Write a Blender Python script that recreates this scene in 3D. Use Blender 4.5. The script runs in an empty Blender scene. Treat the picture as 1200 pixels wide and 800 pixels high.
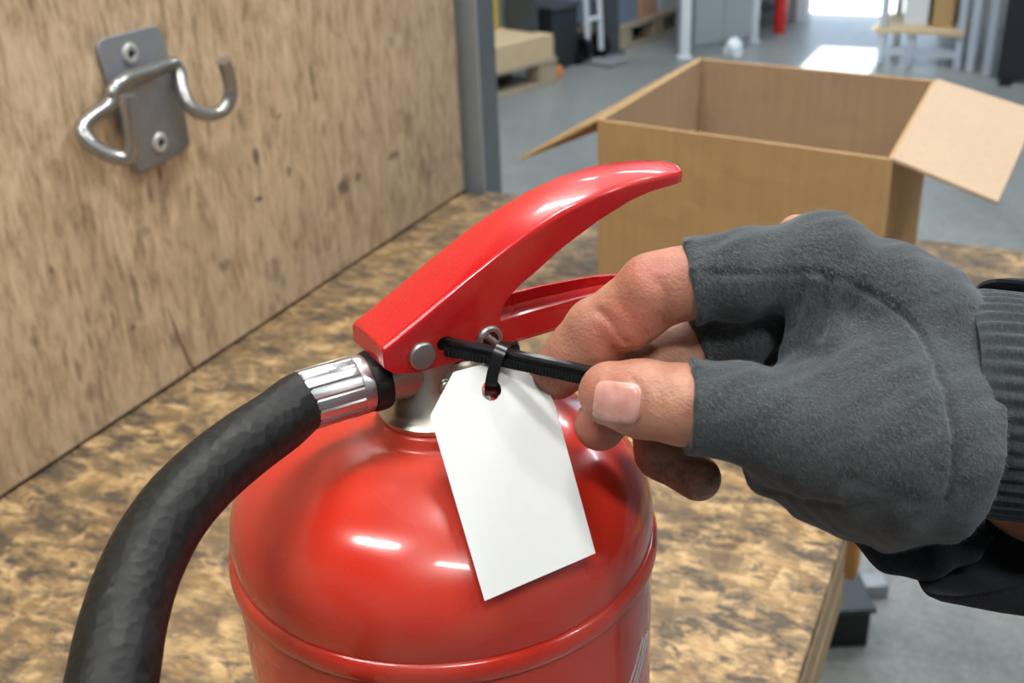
import bpy, bmesh, math, random
import numpy as np
from mathutils import Vector, Matrix

random.seed(7)
SC = bpy.context.scene
COL = SC.collection

# ------------------------------------------------------------------ camera
FPX, PCX, PCY = 1300.0, 600.0, 400.0
PITCH, ROLL, YAW = math.radians(25.9), math.radians(2.4), math.radians(25.9)
CAM = np.array([0.0, 0.0, 0.56])
UP = np.array([0, 0, 1.0])
_az = np.array([-math.sin(YAW), math.cos(YAW), 0])
_rt = np.array([math.cos(YAW), math.sin(YAW), 0])
FW = _az * math.cos(PITCH) - UP * math.sin(PITCH)
_u0 = _az * math.sin(PITCH) + UP * math.cos(PITCH)
RT = _rt * math.cos(ROLL) - _u0 * math.sin(ROLL)
UC = _u0 * math.cos(ROLL) + _rt * math.sin(ROLL)
cd = bpy.data.cameras.new('camera')
co = bpy.data.objects.new('camera', cd)
COL.objects.link(co)
m = Matrix.Identity(4)
for i in range(3):
    m[i][0], m[i][1], m[i][2], m[i][3] = RT[i], UC[i], -FW[i], CAM[i]
co.matrix_world = m
cd.sensor_width = 36.0
cd.lens = FPX / 1200 * 36
cd.clip_start = 0.02
cd.dof.use_dof = True
cd.dof.focus_distance = 0.352
cd.dof.aperture_fstop = 18.0
SC.camera = co

# ------------------------------------------------------------------ world, sun, lamps, exposure
wd = bpy.data.worlds.new('sky')
SC.world = wd
wd.use_nodes = True
bg = wd.node_tree.nodes['Background']
bg.inputs[0].default_value = (0.62, 0.78, 1.0, 1)
bg.inputs[1].default_value = 3.0
sd = bpy.data.lights.new('sun', 'SUN')
sd.energy = 30.0
sd.angle = 0.01
sd.color = (1.0, 0.96, 0.9)
so = bpy.data.objects.new('sun', sd)
COL.objects.link(so)
so.rotation_euler = Vector((0.12, 0.1, -1)).to_track_quat('-Z', 'Y').to_euler()
CEIL = 2.7
def area_lamp(x, y, sx, sy, watts, color, rz=0.0, z=CEIL - 0.1):
    l = bpy.data.lights.new('ceiling_light', 'AREA')
    l.shape = 'RECTANGLE'
    l.size, l.size_y = sx, sy
    l.energy = watts
    l.color = color
    o = bpy.data.objects.new('ceiling_light_lamp', l)
    COL.objects.link(o)
    o.location = (x, y, z)
    o.rotation_euler = (0, 0, rz)
    return o
LAMPS = [(-0.9, -0.5, 0.8, 0.2), (0.7, -0.9, 0.8, 0.2), (-1.4, 2.2, 0.8, 0.2), (0.9, 1.9, 0.8, 0.2), (-0.1, 0.75, 0.5, 0.2),
         (-1.2, 5.2, 1.3, 0.25), (1.0, 4.9, 1.3, 0.25), (2.6, 0.6, 0.8, 0.2), (-2.6, 4.4, 1.3, 0.25)]
for i, (x, y, sx, sy) in enumerate(LAMPS):
    far = y > 4
    area_lamp(x, y, sx, sy, 42 if not far else 62, (1.0, 0.985, 0.96) if not far else (0.88, 0.94, 1.0))
SC.view_settings.view_transform = 'Standard'
SC.view_settings.look = 'None'
SC.view_settings.gamma = 1.0
SC.view_settings.use_curve_mapping = False
SC.view_settings.exposure = -0.38

# ------------------------------------------------------------------ helpers
def ray(x, y):
    return FW + RT * (x - PCX) / FPX - UC * (y - PCY) / FPX
def P(x, y, d):                       # picture point at depth d (metres) -> world
    return CAM + ray(x, y) * d
def on_plane(x, y, n, q):
    d = ray(x, y)
    return CAM + d * (np.dot(np.asarray(q) - CAM, n) / np.dot(d, n))
def floor_pt(x, y, z=-0.85):
    return on_plane(x, y, UP, (0, 0, z))

def tag(o, label=None, cat=None, group=None, kind=None):
    if label: o['label'] = label
    if cat: o['category'] = cat
    if group: o['group'] = group
    if kind: o['kind'] = kind
    return o
def empty(name, loc, label=None, cat=None, group=None, rz=0.0):
    o = bpy.data.objects.new(name, None)
    COL.objects.link(o)
    o.location = loc
    o.rotation_euler = (0, 0, rz)
    o.empty_display_size = 0.05
    return tag(o, label, cat, group)

class MB:
    def __init__(s):
        s.v, s.f = [], []
    def add(s, vs, fs):
        n = len(s.v)
        s.v += [tuple(float(c) for c in p) for p in vs]
        s.f += [tuple(i + n for i in f) for f in fs]
        return s
    def box(s, lo, hi, M=None):
        x0, y0, z0 = lo; x1, y1, z1 = hi
        vs = [(x0,y0,z0),(x1,y0,z0),(x1,y1,z0),(x0,y1,z0),(x0,y0,z1),(x1,y0,z1),(x1,y1,z1),(x0,y1,z1)]
        if M is not None: vs = [M @ Vector(p) for p in vs]
        return s.add(vs, [(0,3,2,1),(4,5,6,7),(0,1,5,4),(1,2,6,5),(2,3,7,6),(3,0,4,7)])
    def obox(s, c, ax, ay, az, h):     # oriented box, half sizes h
        c = np.asarray(c); A = [np.asarray(a) for a in (ax, ay, az)]
        vs = []
        for sz in (-1, 1):
            for sx, sy in ((-1,-1),(1,-1),(1,1),(-1,1)):
                vs.append(c + A[0]*sx*h[0] + A[1]*sy*h[1] + A[2]*sz*h[2])
        return s.add(vs, [(0,3,2,1),(4,5,6,7),(0,1,5,4),(1,2,6,5),(2,3,7,6),(3,0,4,7)])
    def loft(s, rings, caps=True):
        n = len(rings[0]); vs = [p for r in rings for p in r]; fs = []
        for i in range(len(rings) - 1):
            for j in range(n):
                k = (j + 1) % n
                fs.append((i*n+j, i*n+k, (i+1)*n+k, (i+1)*n+j))
        if caps:
            fs.append(tuple(range(n))[::-1])
            fs.append(tuple((len(rings)-1)*n + j for j in range(n)))
        return s.add(vs, fs)
    def tube(s, pts, rad, n=16, caps=True, flat=None):
        pts = [np.asarray(p, float) for p in pts]
        R = rad if hasattr(rad, '__len__') else [rad] * len(pts)
        T = []
        for i in range(len(pts)):
            t = pts[min(i+1, len(pts)-1)] - pts[max(i-1, 0)]
            T.append(t / (np.linalg.norm(t) + 1e-12))
        a = np.array([0, 0, 1.0])
        if abs(T[0] @ a) > 0.9: a = np.array([1.0, 0, 0])
        N = a - T[0] * (a @ T[0]); N /= np.linalg.norm(N)
        rings = []
        for p, t, r in zip(pts, T, R):
            N = N - t * (N @ t); N /= np.linalg.norm(N)
            B = np.cross(t, N)
            rings.append([p + N*math.cos(2*math.pi*k/n)*r + B*math.sin(2*math.pi*k/n)*r for k in range(n)])
        return s.loft(rings, caps)
    def strap(s, pts, w, t, wdir):     # flat strip along pts, width w along wdir, thickness t
        pts = [np.asarray(p, float) for p in pts]; rings = []
        for i, p in enumerate(pts):
            T = pts[min(i+1, len(pts)-1)] - pts[max(i-1, 0)]; T /= np.linalg.norm(T)
            W = np.asarray(wdir, float); W = W - T*(W@T); W /= np.linalg.norm(W)
            Nn = np.cross(T, W)
            rings.append([p+W*w/2+Nn*t/2, p-W*w/2+Nn*t/2, p-W*w/2-Nn*t/2, p+W*w/2-Nn*t/2])
        return s.loft(rings)
    def lathe(s, prof, c=(0,0,0), n=64, ax=None, mod=None):
        # prof: list of (r, h) ; ax: (e1, e2, axis)
        e1, e2, e3 = ax if ax is not None else (np.array([1.,0,0]), np.array([0,1.,0]), UP)
        c = np.asarray(c, float); rings = []
        for r, h in prof:
            rings.append([c + e3*h + (e1*math.cos(2*math.pi*k/n) + e2*math.sin(2*math.pi*k/n)) * r * (mod(k, h) if mod else 1) for k in range(n)])
        return s.loft(rings)
    def prism(s, poly, off):
        poly = [np.asarray(p, float) for p in poly]; off = np.asarray(off, float); n = len(poly)
        vs = poly + [p + off for p in poly]
        fs = [tuple(range(n))[::-1], tuple(range(n, 2*n))] + [(i, (i+1) % n, n+(i+1) % n, n+i) for i in range(n)]
        return s.add(vs, fs)
    def build(s, name, mat, parent=None, smooth=None, bevel=0.0, seg=2, fix=True):
        me = bpy.data.meshes.new(name)
        o = bpy.data.objects.new(name, me)
        COL.objects.link(o)
        vs = s.v
        if parent is not None:
            o.parent = parent
            Mi = world_mat(parent).inverted()
            vs = [Mi @ Vector(p) for p in vs]
        me.from_pydata([tuple(p) for p in vs], [], s.f)
        if fix:
            bm = bmesh.new(); bm.from_mesh(me)
            bmesh.ops.recalc_face_normals(bm, faces=bm.faces)
            bm.to_mesh(me); bm.free()
        if mat is not None: me.materials.append(mat)
        if bevel:
            b = o.modifiers.new('bevel', 'BEVEL'); b.width = bevel; b.segments = seg; b.limit_method = 'ANGLE'
            b.angle_limit = math.radians(35)
            if smooth is None: smooth = 40
        if smooth is not None:
            me.polygons.foreach_set('use_smooth', [True] * len(me.polygons))
            me.set_sharp_from_angle(angle=math.radians(smooth))
        return o
def world_mat(o):
    M = Matrix.LocRotScale(o.location, o.rotation_euler, o.scale)
    return world_mat(o.parent) @ M if o.parent else M

def catmull(pts, n=8):
    pts = [np.asarray(p, float) for p in pts]
    q = [2*pts[0]-pts[1]] + pts + [2*pts[-1]-pts[-2]]
    out = []
    for i in range(1, len(q) - 2):
        for k in range(n):
            t = k / n
            a, b, c, d = q[i-1], q[i], q[i+1], q[i+2]
            out.append(0.5*((2*b) + (c-a)*t + (2*a-5*b+4*c-d)*t*t + (3*b-a-3*c+d)*t**3))
    out.append(pts[-1])
    return out

# ------------------------------------------------------------------ materials
def srgb(r, g, b):
    f = lambda c: (c/12.92 if c <= 0.04045 else ((c+0.055)/1.055)**2.4)
    return (f(r/255), f(g/255), f(b/255), 1)
class NT:
    def __init__(s, name):
        s.m = bpy.data.materials.new(name); s.m.use_nodes = True
        s.t = s.m.node_tree; s.b = s.t.nodes['Principled BSDF']
        s.co = None
    def n(s, kind, **kw):
        nd = s.t.nodes.new(kind)
        for k, v in kw.items():
            if k in nd.inputs.keys() if isinstance(k, str) else False: nd.inputs[k].default_value = v
            else: setattr(nd, k, v)
        return nd
    def l(s, a, b): s.t.links.new(a, b)
    def coord(s, scale=(1,1,1), rot=(0,0,0), loc=(0,0,0)):
        if s.co is None: s.co = s.t.nodes.new('ShaderNodeTexCoord')
        mp = s.t.nodes.new('ShaderNodeMapping')
        mp.inputs['Scale'].default_value = scale; mp.inputs['Rotation'].default_value = rot; mp.inputs['Location'].default_value = loc
        s.l(s.co.outputs['Object'], mp.inputs['Vector'])
        return mp.outputs[0]
    def noise(s, vec, scale, detail=4, rough=0.55, dist=0.0):
        nd = s.t.nodes.new('ShaderNodeTexNoise')
        nd.inputs['Scale'].default_value = scale; nd.inputs['Detail'].default_value = detail
        nd.inputs['Roughness'].default_value = rough; nd.inputs['Distortion'].default_value = dist
        s.l(vec, nd.inputs['Vector']); return nd.outputs['Fac']
    def voro(s, vec, scale, out='Color', feature='F1', rnd=1.0):
        nd = s.t.nodes.new('ShaderNodeTexVoronoi'); nd.feature = feature
        nd.inputs['Scale'].default_value = scale; nd.inputs['Randomness'].default_value = rnd
        s.l(vec, nd.inputs['Vector']); return nd.outputs[out]
    def ramp(s, fac, stops, interp='LINEAR'):
        nd = s.t.nodes.new('ShaderNodeValToRGB'); nd.color_ramp.interpolation = interp
        e = nd.color_ramp.elements
        while len(e) < len(stops): e.new(0.5)
        for el, (p, c) in zip(e, stops):
            el.position = p; el.color = c if len(c) == 4 else (*c, 1)
        s.l(fac, nd.inputs[0]); return nd.outputs[0]
    def mask(s, fac, a, b):
        return s.ramp(fac, [(a, (0,0,0,1)), (b, (1,1,1,1))])
    def mix(s, fac, a, b, blend='MIX'):
        nd = s.t.nodes.new('ShaderNodeMix'); nd.data_type = 'RGBA'; nd.blend_type = blend
        for sock, v in ((nd.inputs[0], fac), (nd.inputs[6], a), (nd.inputs[7], b)):
            if isinstance(v, bpy.types.NodeSocket): s.l(v, sock)
            elif isinstance(v, (int, float)) : sock.default_value = v
            else: sock.default_value = v
        return nd.outputs[2]
    def math(s, op, a, b=None):
        nd = s.t.nodes.new('ShaderNodeMath'); nd.operation = op
        for sock, v in ((nd.inputs[0], a), (nd.inputs[1], b)):
            if v is None: continue
            if isinstance(v, bpy.types.NodeSocket): s.l(v, sock)
            else: sock.default_value = v
        return nd.outputs[0]
    def sep(s, vec):
        nd = s.t.nodes.new('ShaderNodeSeparateXYZ'); s.l(vec, nd.inputs[0]); return nd.outputs
    def attr(s, name):
        nd = s.t.nodes.new('ShaderNodeAttribute'); nd.attribute_name = name; return nd
    def bump(s, h, strength=0.3, dist=0.001, prev=None):
        nd = s.t.nodes.new('ShaderNodeBump'); nd.inputs['Strength'].default_value = strength; nd.inputs['Distance'].default_value = dist
        s.l(h, nd.inputs['Height'])
        if prev is not None: s.l(prev, nd.inputs['Normal'])
        return nd.outputs[0]
    def out(s, color=None, rough=None, normal=None, **kw):
        for name, v in [('Base Color', color), ('Roughness', rough), ('Normal', normal)] + [(k, v) for k, v in kw.items()]:
            if v is None: continue
            sock = s.b.inputs[name]
            if isinstance(v, bpy.types.NodeSocket): s.l(v, sock)
            else: sock.default_value = v
        return s.m
def plain(name, rgb, rough=0.6, metal=0.0, var=0.12, nscale=40, bump=0.0, **kw):
    t = NT(name); c = srgb(*rgb)
    d = tuple(x*(1-var) for x in c[:3]) + (1,); e = tuple(min(1, x*(1+var)) for x in c[:3]) + (1,)
    nz = t.noise(t.coord(), nscale, 5)
    colr = t.mix(nz, d, e)
    nm = t.bump(nz, bump, 0.002) if bump else None
    return t.out(colr, rough, nm, Metallic=metal, **kw)

def mat_osb(name, ang=0.45):
    t = NT(name)
    a = t.voro(t.coord((28, 95, 40), (0, 0, -ang)), 1.0)
    b = t.voro(t.coord((60, 26, 40), (0, 0, 0.5 - ang), (3, 1, 0)), 1.0)
    sa = t.sep(a)[0]; sb = t.sep(b)[1]
    pick = t.mask(t.noise(t.coord((1,1,1)), 30, 3), 0.45, 0.55)
    fl = t.mix(pick, sa, sb)
    fine = t.noise(t.coord((60, 260, 60), (0, 0, -ang)), 1.0, 5, 0.65)
    med = t.noise(t.coord((1, 2.6, 1), (0, 0, -ang), (1, 1, 1)), 34, 8, 0.7, 0.4)
    f2 = t.mix(0.45, t.mix(0.55, fl, med), fine)
    base = t.ramp(f2, [(0.26, srgb(98, 78, 52)), (0.40, srgb(150, 120, 80)), (0.54, srgb(190, 158, 112)), (0.70, srgb(222, 190, 142))])
    g1 = t.noise(t.coord((1, 1.7, 1), (0, 0, -ang)), 20, 10, 0.74, 0.3)
    base = t.mix(t.math('MULTIPLY', t.mask(g1, 0.455, 0.55), 0.80), base, srgb(98, 84, 64))
    g2 = t.noise(t.coord((1, 2.0, 1), (0, 0, -ang), (7, 3, 1)), 30, 9, 0.72, 0.4)
    base = t.mix(t.math('MULTIPLY', t.mask(g2, 0.515, 0.575), 0.85), base, srgb(64, 60, 55))
    g3 = t.noise(t.coord((1, 1, 1), (0, 0, 0), (2, 9, 4)), 3.6, 4, 0.6)
    base = t.mix(t.math('MULTIPLY', t.mask(g3, 0.45, 0.75), 0.4), base, srgb(122, 106, 84))
    g4 = t.noise(t.coord((1, 1, 1), (0, 0, 0), (4, 2, 4)), 9, 8, 0.7)
    base = t.mix(t.math('MULTIPLY', t.mask(g4, 0.555, 0.63), 0.6), base, srgb(70, 68, 66))
    nm = t.bump(fl, 0.25, 0.0012, t.bump(fine, 0.25, 0.0006))
    return t.out(base, 0.62, nm)
WALLX = -0.804
SPOTS = []
for _x, _y, _w, _h, _s in ((300, 183, 7, 16, .75), (338, 200, 5, 9, .7), (302, 233, 9, 6, .9), (403, 218, 12, 14, .8), (420, 207, 6, 7, .8), (462, 182, 12, 6, .7), (365, 88, 4, 16, .6), (370, 112, 4, 10, .5), (328, 136, 7, 4, .6), (156, 384, 6, 7, .8), (160, 345, 5, 40, .4), (142, 320, 5, 20, .35), (132, 372, 3, 14, .45), (264, 312, 9, 9, .5), (168, 270, 10, 10, .4), (60, 316, 4, 6, .6), (40, 400, 6, 14, .4), (480, 150, 12, 26, .35), (400, 330, 26, 30, .4), (320, 320, 16, 20, .4), (500, 200, 22, 24, .4), (458, 50, 5, 10, .4), (245, 110, 26, 60, .16)):
    _p = on_plane(_x, _y, np.array([1., 0, 0]), (WALLX, 0, 0)); _d = (_p-CAM) @ FW
    SPOTS.append((_p[1], _p[2], _w*_d/FPX*1.25, _h*_d/FPX, _s))
def mat_ply(name):
    t = NT(name)
    s1 = t.noise(t.coord((46, 46, 15)), 1.0, 7, 0.68, 0.9)
    s2 = t.noise(t.coord((150, 150, 34), (0.06, 0, 0), (4, 2, 1)), 1.0, 5, 0.65)
    f = t.mix(0.42, s1, s2)
    base = t.ramp(f, [(0.34, srgb(130, 108, 84)), (0.44, srgb(182, 156, 123)), (0.54, srgb(212, 186, 152)), (0.68, srgb(232, 209, 176))])
    # fibre pits
    pit = t.voro(t.coord((62, 62, 17), (0.05, 0, 0)), 1.0, 'Distance')
    pm = t.math('MULTIPLY', t.ramp(pit, [(0.14, (1,1,1,1)), (0.28, (0,0,0,1))]), t.mask(t.noise(t.coord(), 9, 3), 0.5, 0.62))
    base = t.mix(t.math('MULTIPLY', pm, 0.55), base, srgb(92, 72, 52))
    wv_ = t.mix(0.06, t.coord((26, 26, 13), (0.2, 0, 0), (0.3, 0.1, 0.6)), t.t.nodes.new('ShaderNodeTexNoise').outputs['Color'], 'ADD')
    pz = t.voro(wv_, 1.0, 'Distance')
    pb = t.math('MULTIPLY', t.ramp(pz, [(0.10, (1,1,1,1)), (0.24, (0,0,0,1))]), t.mask(t.noise(t.coord((1,1,1),(0,0,0),(5,5,5)), 7, 3), 0.52, 0.60))
    base = t.mix(t.math('MULTIPLY', pb, 0.7), base, srgb(74, 66, 58))
    # grey handling dirt low on the board and towards its far end
    xyz = t.sep(t.coord())
    low = t.math('SUBTRACT', 1.0, t.math('MULTIPLY', xyz[2], 4.2))
    far = t.math('MULTIPLY', t.math('SUBTRACT', xyz[1], 0.95), 1.3)
    w = t.math('ADD', t.math('MULTIPLY', t.math('MAXIMUM', low, 0.0), 0.36), t.math('MULTIPLY', t.math('MAXIMUM', far, 0.0), 0.55))
    w = t.math('MINIMUM', t.math('MULTIPLY', w, t.math('ADD', t.noise(t.coord((1,1,.6)), 14, 6, 0.65), 0.35)), 0.62)
    base = t.mix(w, base, srgb(124, 116, 104))
    # single dents, dark scuffs and one wide faint dark patch by the hook
    wob = t.noise(t.coord((1, 1, 1)), 60, 3)
    for (sy, sz, ry, rz, st) in SPOTS:
        mp = t.t.nodes.new('ShaderNodeMapping'); mp.vector_type = 'TEXTURE'
        mp.inputs['Location'].default_value = (WALLX, sy, sz); mp.inputs['Scale'].default_value = (1, ry, rz)
        t.l(t.co.outputs['Object'], mp.inputs['Vector'])
        ln = t.t.nodes.new('ShaderNodeVectorMath'); ln.operation = 'LENGTH'; t.l(mp.outputs[0], ln.inputs[0])
        mk = t.ramp(t.math('ADD', ln.outputs['Value'], t.math('MULTIPLY', t.math('SUBTRACT', wob, 0.5), 2.2)), [(0.35, (1,1,1,1)), (0.95, (0,0,0,1))])
        base = t.mix(t.math('MULTIPLY', mk, st), base, srgb(70, 62, 58))
    nm = t.bump(s2, 0.25, 0.0006, t.bump(pm, 0.3, -0.001))
    return t.out(base, 0.6, nm)
def mat_concrete(name):
    t = NT(name)
    a = t.noise(t.coord(), 1.3, 6, 0.6); b = t.noise(t.coord(), 14, 6, 0.7); c = t.noise(t.coord(), 90, 4, 0.7)
    f = t.mix(0.45, t.mix(0.5, a, b), c)
    base = t.ramp(f, [(0.32, srgb(98, 103, 102)), (0.5, srgb(134, 139, 137)), (0.68, srgb(164, 168, 165))])
    return t.out(base, t.ramp(b, [(0.3, (.28,.28,.28,1)), (0.7, (.46,.46,.46,1))]), t.bump(c, 0.08, 0.001))
def mat_card(name, rgb):
    t = NT(name); c = srgb(*rgb)
    f = t.noise(t.coord((120, 120, 9)), 1.0, 3, 0.5); g = t.noise(t.coord(), 5, 4); h = t.noise(t.coord(), 300, 3, 0.8)
    q = t.mix(0.4, t.mix(0.35, f, g), h)
    base = t.ramp(q, [(0.3, tuple(x*0.86 for x in c[:3])), (0.7, tuple(min(1, x*1.12) for x in c[:3]))])
    return t.out(base, 0.75, t.bump(f, 0.10, 0.001, t.bump(t.noise(t.coord((18, 18, 18)), 1.0, 2), 0.25, 0.01)))
def mat_red(name, rgb=(196, 22, 20), dust_sheen=True, rough=0.16, haze=0.2):
    t = NT(name)
    c = srgb(*rgb)
    n1 = t.noise(t.coord(), 18, 5, 0.6); sp = t.noise(t.coord(), 1500, 2, 0.5)
    base = t.mix(n1, tuple(x*0.92 for x in c[:3]) + (1,), c)
    if dust_sheen:
        base = t.mix(t.math('MULTIPLY', t.mask(sp, 0.6, 0.78), 0.22), base, srgb(235, 120, 90))
        sm = t.noise(t.coord((1,1,2.2),(0.3,0.2,0)), 20, 2, 0.5, 0.3)
        base = t.mix(t.math('MULTIPLY', t.mask(sm, 0.40, 0.75), haze), base, srgb(190, 120, 100))  # dusty haze that also paints a broad soft reflection into the red
        r = t.ramp(sm, [(0.4, (rough+.02,)*3+(1,)), (0.72, (rough+0.22,)*3+(1,))])
    else: r = rough
    return t.out(base, r, t.bump(t.noise(t.coord(), 420, 2), 0.03, 0.0004), **{'Coat Weight': 0.35, 'Coat Roughness': 0.07, 'Specular IOR Level': 0.5})
def mat_metal(name, rgb, rough=0.3, scr=0.35, bump=0.08, nscale=160):
    t = NT(name); c = srgb(*rgb)
    n1 = t.noise(t.coord(), nscale, 6, 0.7); n2 = t.noise(t.coord((1,1,8)), 60, 4)
    base = t.mix(n1, tuple(x*(1-scr) for x in c[:3])+(1,), c)
    r = t.ramp(n2, [(0.3, (rough*0.75,)*3+(1,)), (0.7, (min(1, rough*1.4),)*3+(1,))])
    return t.out(base, r, t.bump(n1, bump, 0.0004), Metallic=1.0)
def mat_rubber(name):
    t = NT(name)
    n1 = t.noise(t.coord(), 260, 5, 0.7); w = t.voro(t.coord(), 330, 'Distance')
    base = t.ramp(n1, [(0.3, srgb(15, 16, 16)), (0.7, srgb(28, 30, 30))])
    return t.out(base, t.ramp(n1, [(0.3, (.40,)*3+(1,)), (0.7, (.58,)*3+(1,))]), t.bump(n1, 0.2, 0.0005, t.bump(w, 0.35, 0.0008)), **{'Specular IOR Level': 0.32})
def mat_skin(name):
    t = NT(name)
    tint = t.attr('tint').outputs['Color']
    s = t.sep(tint)
    n1 = t.noise(t.coord(), 90, 5, 0.6); n2 = t.noise(t.coord(), 900, 3, 0.7)
    base = t.ramp(n1, [(0.3, srgb(172, 118, 95)), (0.7, srgb(200, 148, 122))])
    base = t.mix(t.math('MULTIPLY', s[0], 0.75), base, srgb(196, 108, 92))     # flushed pads and knuckles
    dirt = t.math('MULTIPLY', s[1], t.math('ADD', t.mask(t.noise(t.coord(), 160, 6, 0.75), 0.35, 0.65), 0.35))
    base = t.mix(t.math('MINIMUM', t.math('MULTIPLY', dirt, 0.8), 0.85), base, srgb(70, 54, 48))
    wr = t.noise(t.coord((1, 1, 1)), 420, 4, 0.7)
    vo = t.voro(t.coord(), 1000, 'Distance')
    base = t.mix(t.math('MULTIPLY', t.mask(wr, 0.52, 0.75), 0.22), base, srgb(120, 84, 66))
    return t.out(base, 0.5, t.bump(wr, 0.45, 0.0008, t.bump(vo, 0.3, 0.0004)), **{'Subsurface Weight': 0.12, 'Subsurface Radius': (0.004, 0.0015, 0.0008), 'Subsurface Scale': 0.5})
def mat_fabric(name, lo, hi, ang=0.0, fuzz=1.0, scale=1.0):
    t = NT(name)
    a = t.noise(t.coord((1500*scale, 1500*scale, 420*scale), (0.35, 0.5, 0.2)), 1.0, 4, 0.65)
    b = t.noise(t.coord(), 55, 5, 0.6)
    f = t.mix(0.35, a, b)
    base = t.ramp(f, [(0.30, srgb(*lo)), (0.68, srgb(*hi))])
    lint = t.mask(t.noise(t.coord((2600*scale, 2600*scale, 380*scale), (0.9, 0.3, 0.7)), 1.0, 2, 0.5), 0.62, 0.76)
    base = t.mix(t.math('MULTIPLY', lint, 0.42*fuzz), base, srgb(118, 124, 127))
    return t.out(base, 0.95, t.bump(a, 0.5, 0.0006), **{'Sheen Weight': 0.35*fuzz, 'Sheen Roughness': 0.5, 'Sheen Tint': (0.75, 0.82, 0.95, 1), 'Specular IOR Level': 0.15})

M_OSB = mat_osb('osb_board'); M_PLY = mat_ply('worn_plywood'); M_FLOOR = mat_concrete('concrete')
M_EDGE = plain('board_edge', (156, 134, 104), 0.8, var=0.3, nscale=120, bump=0.3)
M_CARD = mat_card('cardboard_outside', (180, 149, 104)); M_CARDIN = mat_card('cardboard_inside', (168, 144, 116)); M_FLAP = mat_card('cardboard_flap', (188, 164, 138))
M_RED = mat_red('red_enamel', (206, 48, 32)); M_REDL = mat_red('red_lever_paint', (200, 22, 26), True, 0.17, 0.09)
M_ZINC = plain('zinc_plate', (156, 162, 170), 0.38, 0.45, var=0.12, nscale=60); M_ROD = plain('zinc_rod', (168, 169, 168), 0.27, 0.85, var=0.1, nscale=30)
M_SCREW = plain('screw_steel', (198, 198, 196), 0.35, 0.35, var=0.1)
M_ALU = mat_metal('crimped_aluminium', (205, 206, 208), 0.32, 0.15); M_VALVE = mat_metal('cast_nickel', (205, 200, 186), 0.36, 0.3)
M_BOLT = mat_metal('rivet_steel', (186, 186, 184), 0.4, 0.3)
M_RUB = mat_rubber('hose_rubber'); M_BLACK = plain('black_plastic', (20, 21, 22), 0.32, var=0.2)
M_TIE = plain('tie_nylon', (17, 18, 19), 0.28, var=0.15); M_PAPER = plain('white_card', (210, 212, 211), 0.7, var=0.03, nscale=220, bump=0.05)
M_STEEL = plain('grey_painted_steel', (156, 164, 168), 0.4, 0.3, var=0.15, nscale=9)
M_DSTEEL = plain('dark_painted_steel', (68, 76, 82), 0.5, 0.2, var=0.2, nscale=9)
M_SKIN = mat_skin('skin'); M_GLOVE = mat_fabric('glove_fleece', (47, 51, 52), (82, 87, 88)); M_CUFF = mat_fabric('rib_knit', (42, 47, 50), (70, 76, 79), scale=0.8)
M_SLEEVE = mat_fabric('sleeve_cloth', (20, 23, 27), (34, 39, 45), fuzz=0.4); M_NAIL = None
M_WOOD = plain('pallet_wood', (170, 156, 134), 0.75, var=0.25, nscale=25); M_WOOD2 = plain('pale_board', (206, 184, 146), 0.7, var=0.15, nscale=15)
M_WHITE = plain('white_paint', (214, 220, 226), 0.5, var=0.08); M_WALL = plain('grey_wall_paint', (150, 156, 160), 0.7, var=0.06, nscale=3)

# ------------------------------------------------------------------ setting
FZ = -0.85
MB().box((-5, -3, FZ-0.1), (3.4, 7.9, FZ)).build('floor', M_FLOOR)['kind'] = 'structure'
tag(MB().box((-8, 7.9, FZ-0.12), (8, 30, FZ-0.02)).build('floor_outside', plain('outside_concrete', (190, 188, 182), 0.8)), kind='structure')
# ceiling with an unseen opening added so the sun lights a floor patch
SX0, SX1, SY0, SY1 = -1.66, -1.27, 5.88, 6.66
cb = MB()
cb.box((-5, -3, CEIL), (SX0, 7.9, CEIL+0.1)).box((SX1, -3, CEIL), (3.4, 7.9, CEIL+0.1)).box((SX0, -3, CEIL), (SX1, SY0, CEIL+0.1)).box((SX0, SY1, CEIL), (SX1, 7.9, CEIL+0.1))
tag(cb.build('ceiling', M_WALL), kind='structure')
DX0, DX1 = -1.47, -0.62
wb = MB()
wb.box((-5, 7.8, FZ), (DX0, 7.9, CEIL)).box((DX1, 7.8, FZ), (3.4, 7.9, CEIL)).box((DX0, 7.8, 1.6), (DX1, 7.9, CEIL))
tag(wb.build('wall_back', M_WALL), kind='structure')
tag(MB().box((-5.1, -3, FZ), (-5, 7.9, CEIL)).build('wall_far_left', M_WALL), kind='structure')
tag(MB().box((3.4, -3, FZ), (3.5, 7.9, CEIL)).build('wall_right', M_WALL), kind='structure')
tag(MB().box((-5, -3.1, FZ), (3.4, -3, CEIL)).build('wall_front', M_WALL), kind='structure')
fr = MB(); fr.box((DX0-0.07, 7.77, FZ), (DX0, 7.8, 1.67)).box((DX1, 7.77, FZ), (DX1+0.07, 7.8, 1.67)).box((DX0, 7.77, 1.6), (DX1, 7.8, 1.67))
tag(fr.build('trim_1', M_WHITE), kind='structure')
# plywood partition along the bench
WX = -0.804
pw = MB(); pw.box((WX-0.018, -0.6, 0.006), (WX, 1.505, 1.15))
ply1 = pw.build('wall_left', M_PLY); tag(ply1, kind='structure')
_ck = [on_plane(x, y, np.array([1., 0, 0]), (WX+0.0002, 0, 0)) for x, y in ((196, 360), (203, 378), (211, 400), (220, 421), (229, 437))]
for _a, _b, _w in zip(_ck[:-1], _ck[1:], (0.0008, 0.0014, 0.0018, 0.0022)):
    MB().strap([_a, _b], _w, 0.0006, (0, 1, 0)).build('crack', plain('crack_shadow', (66, 48, 34), 0.9), ply1)
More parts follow.
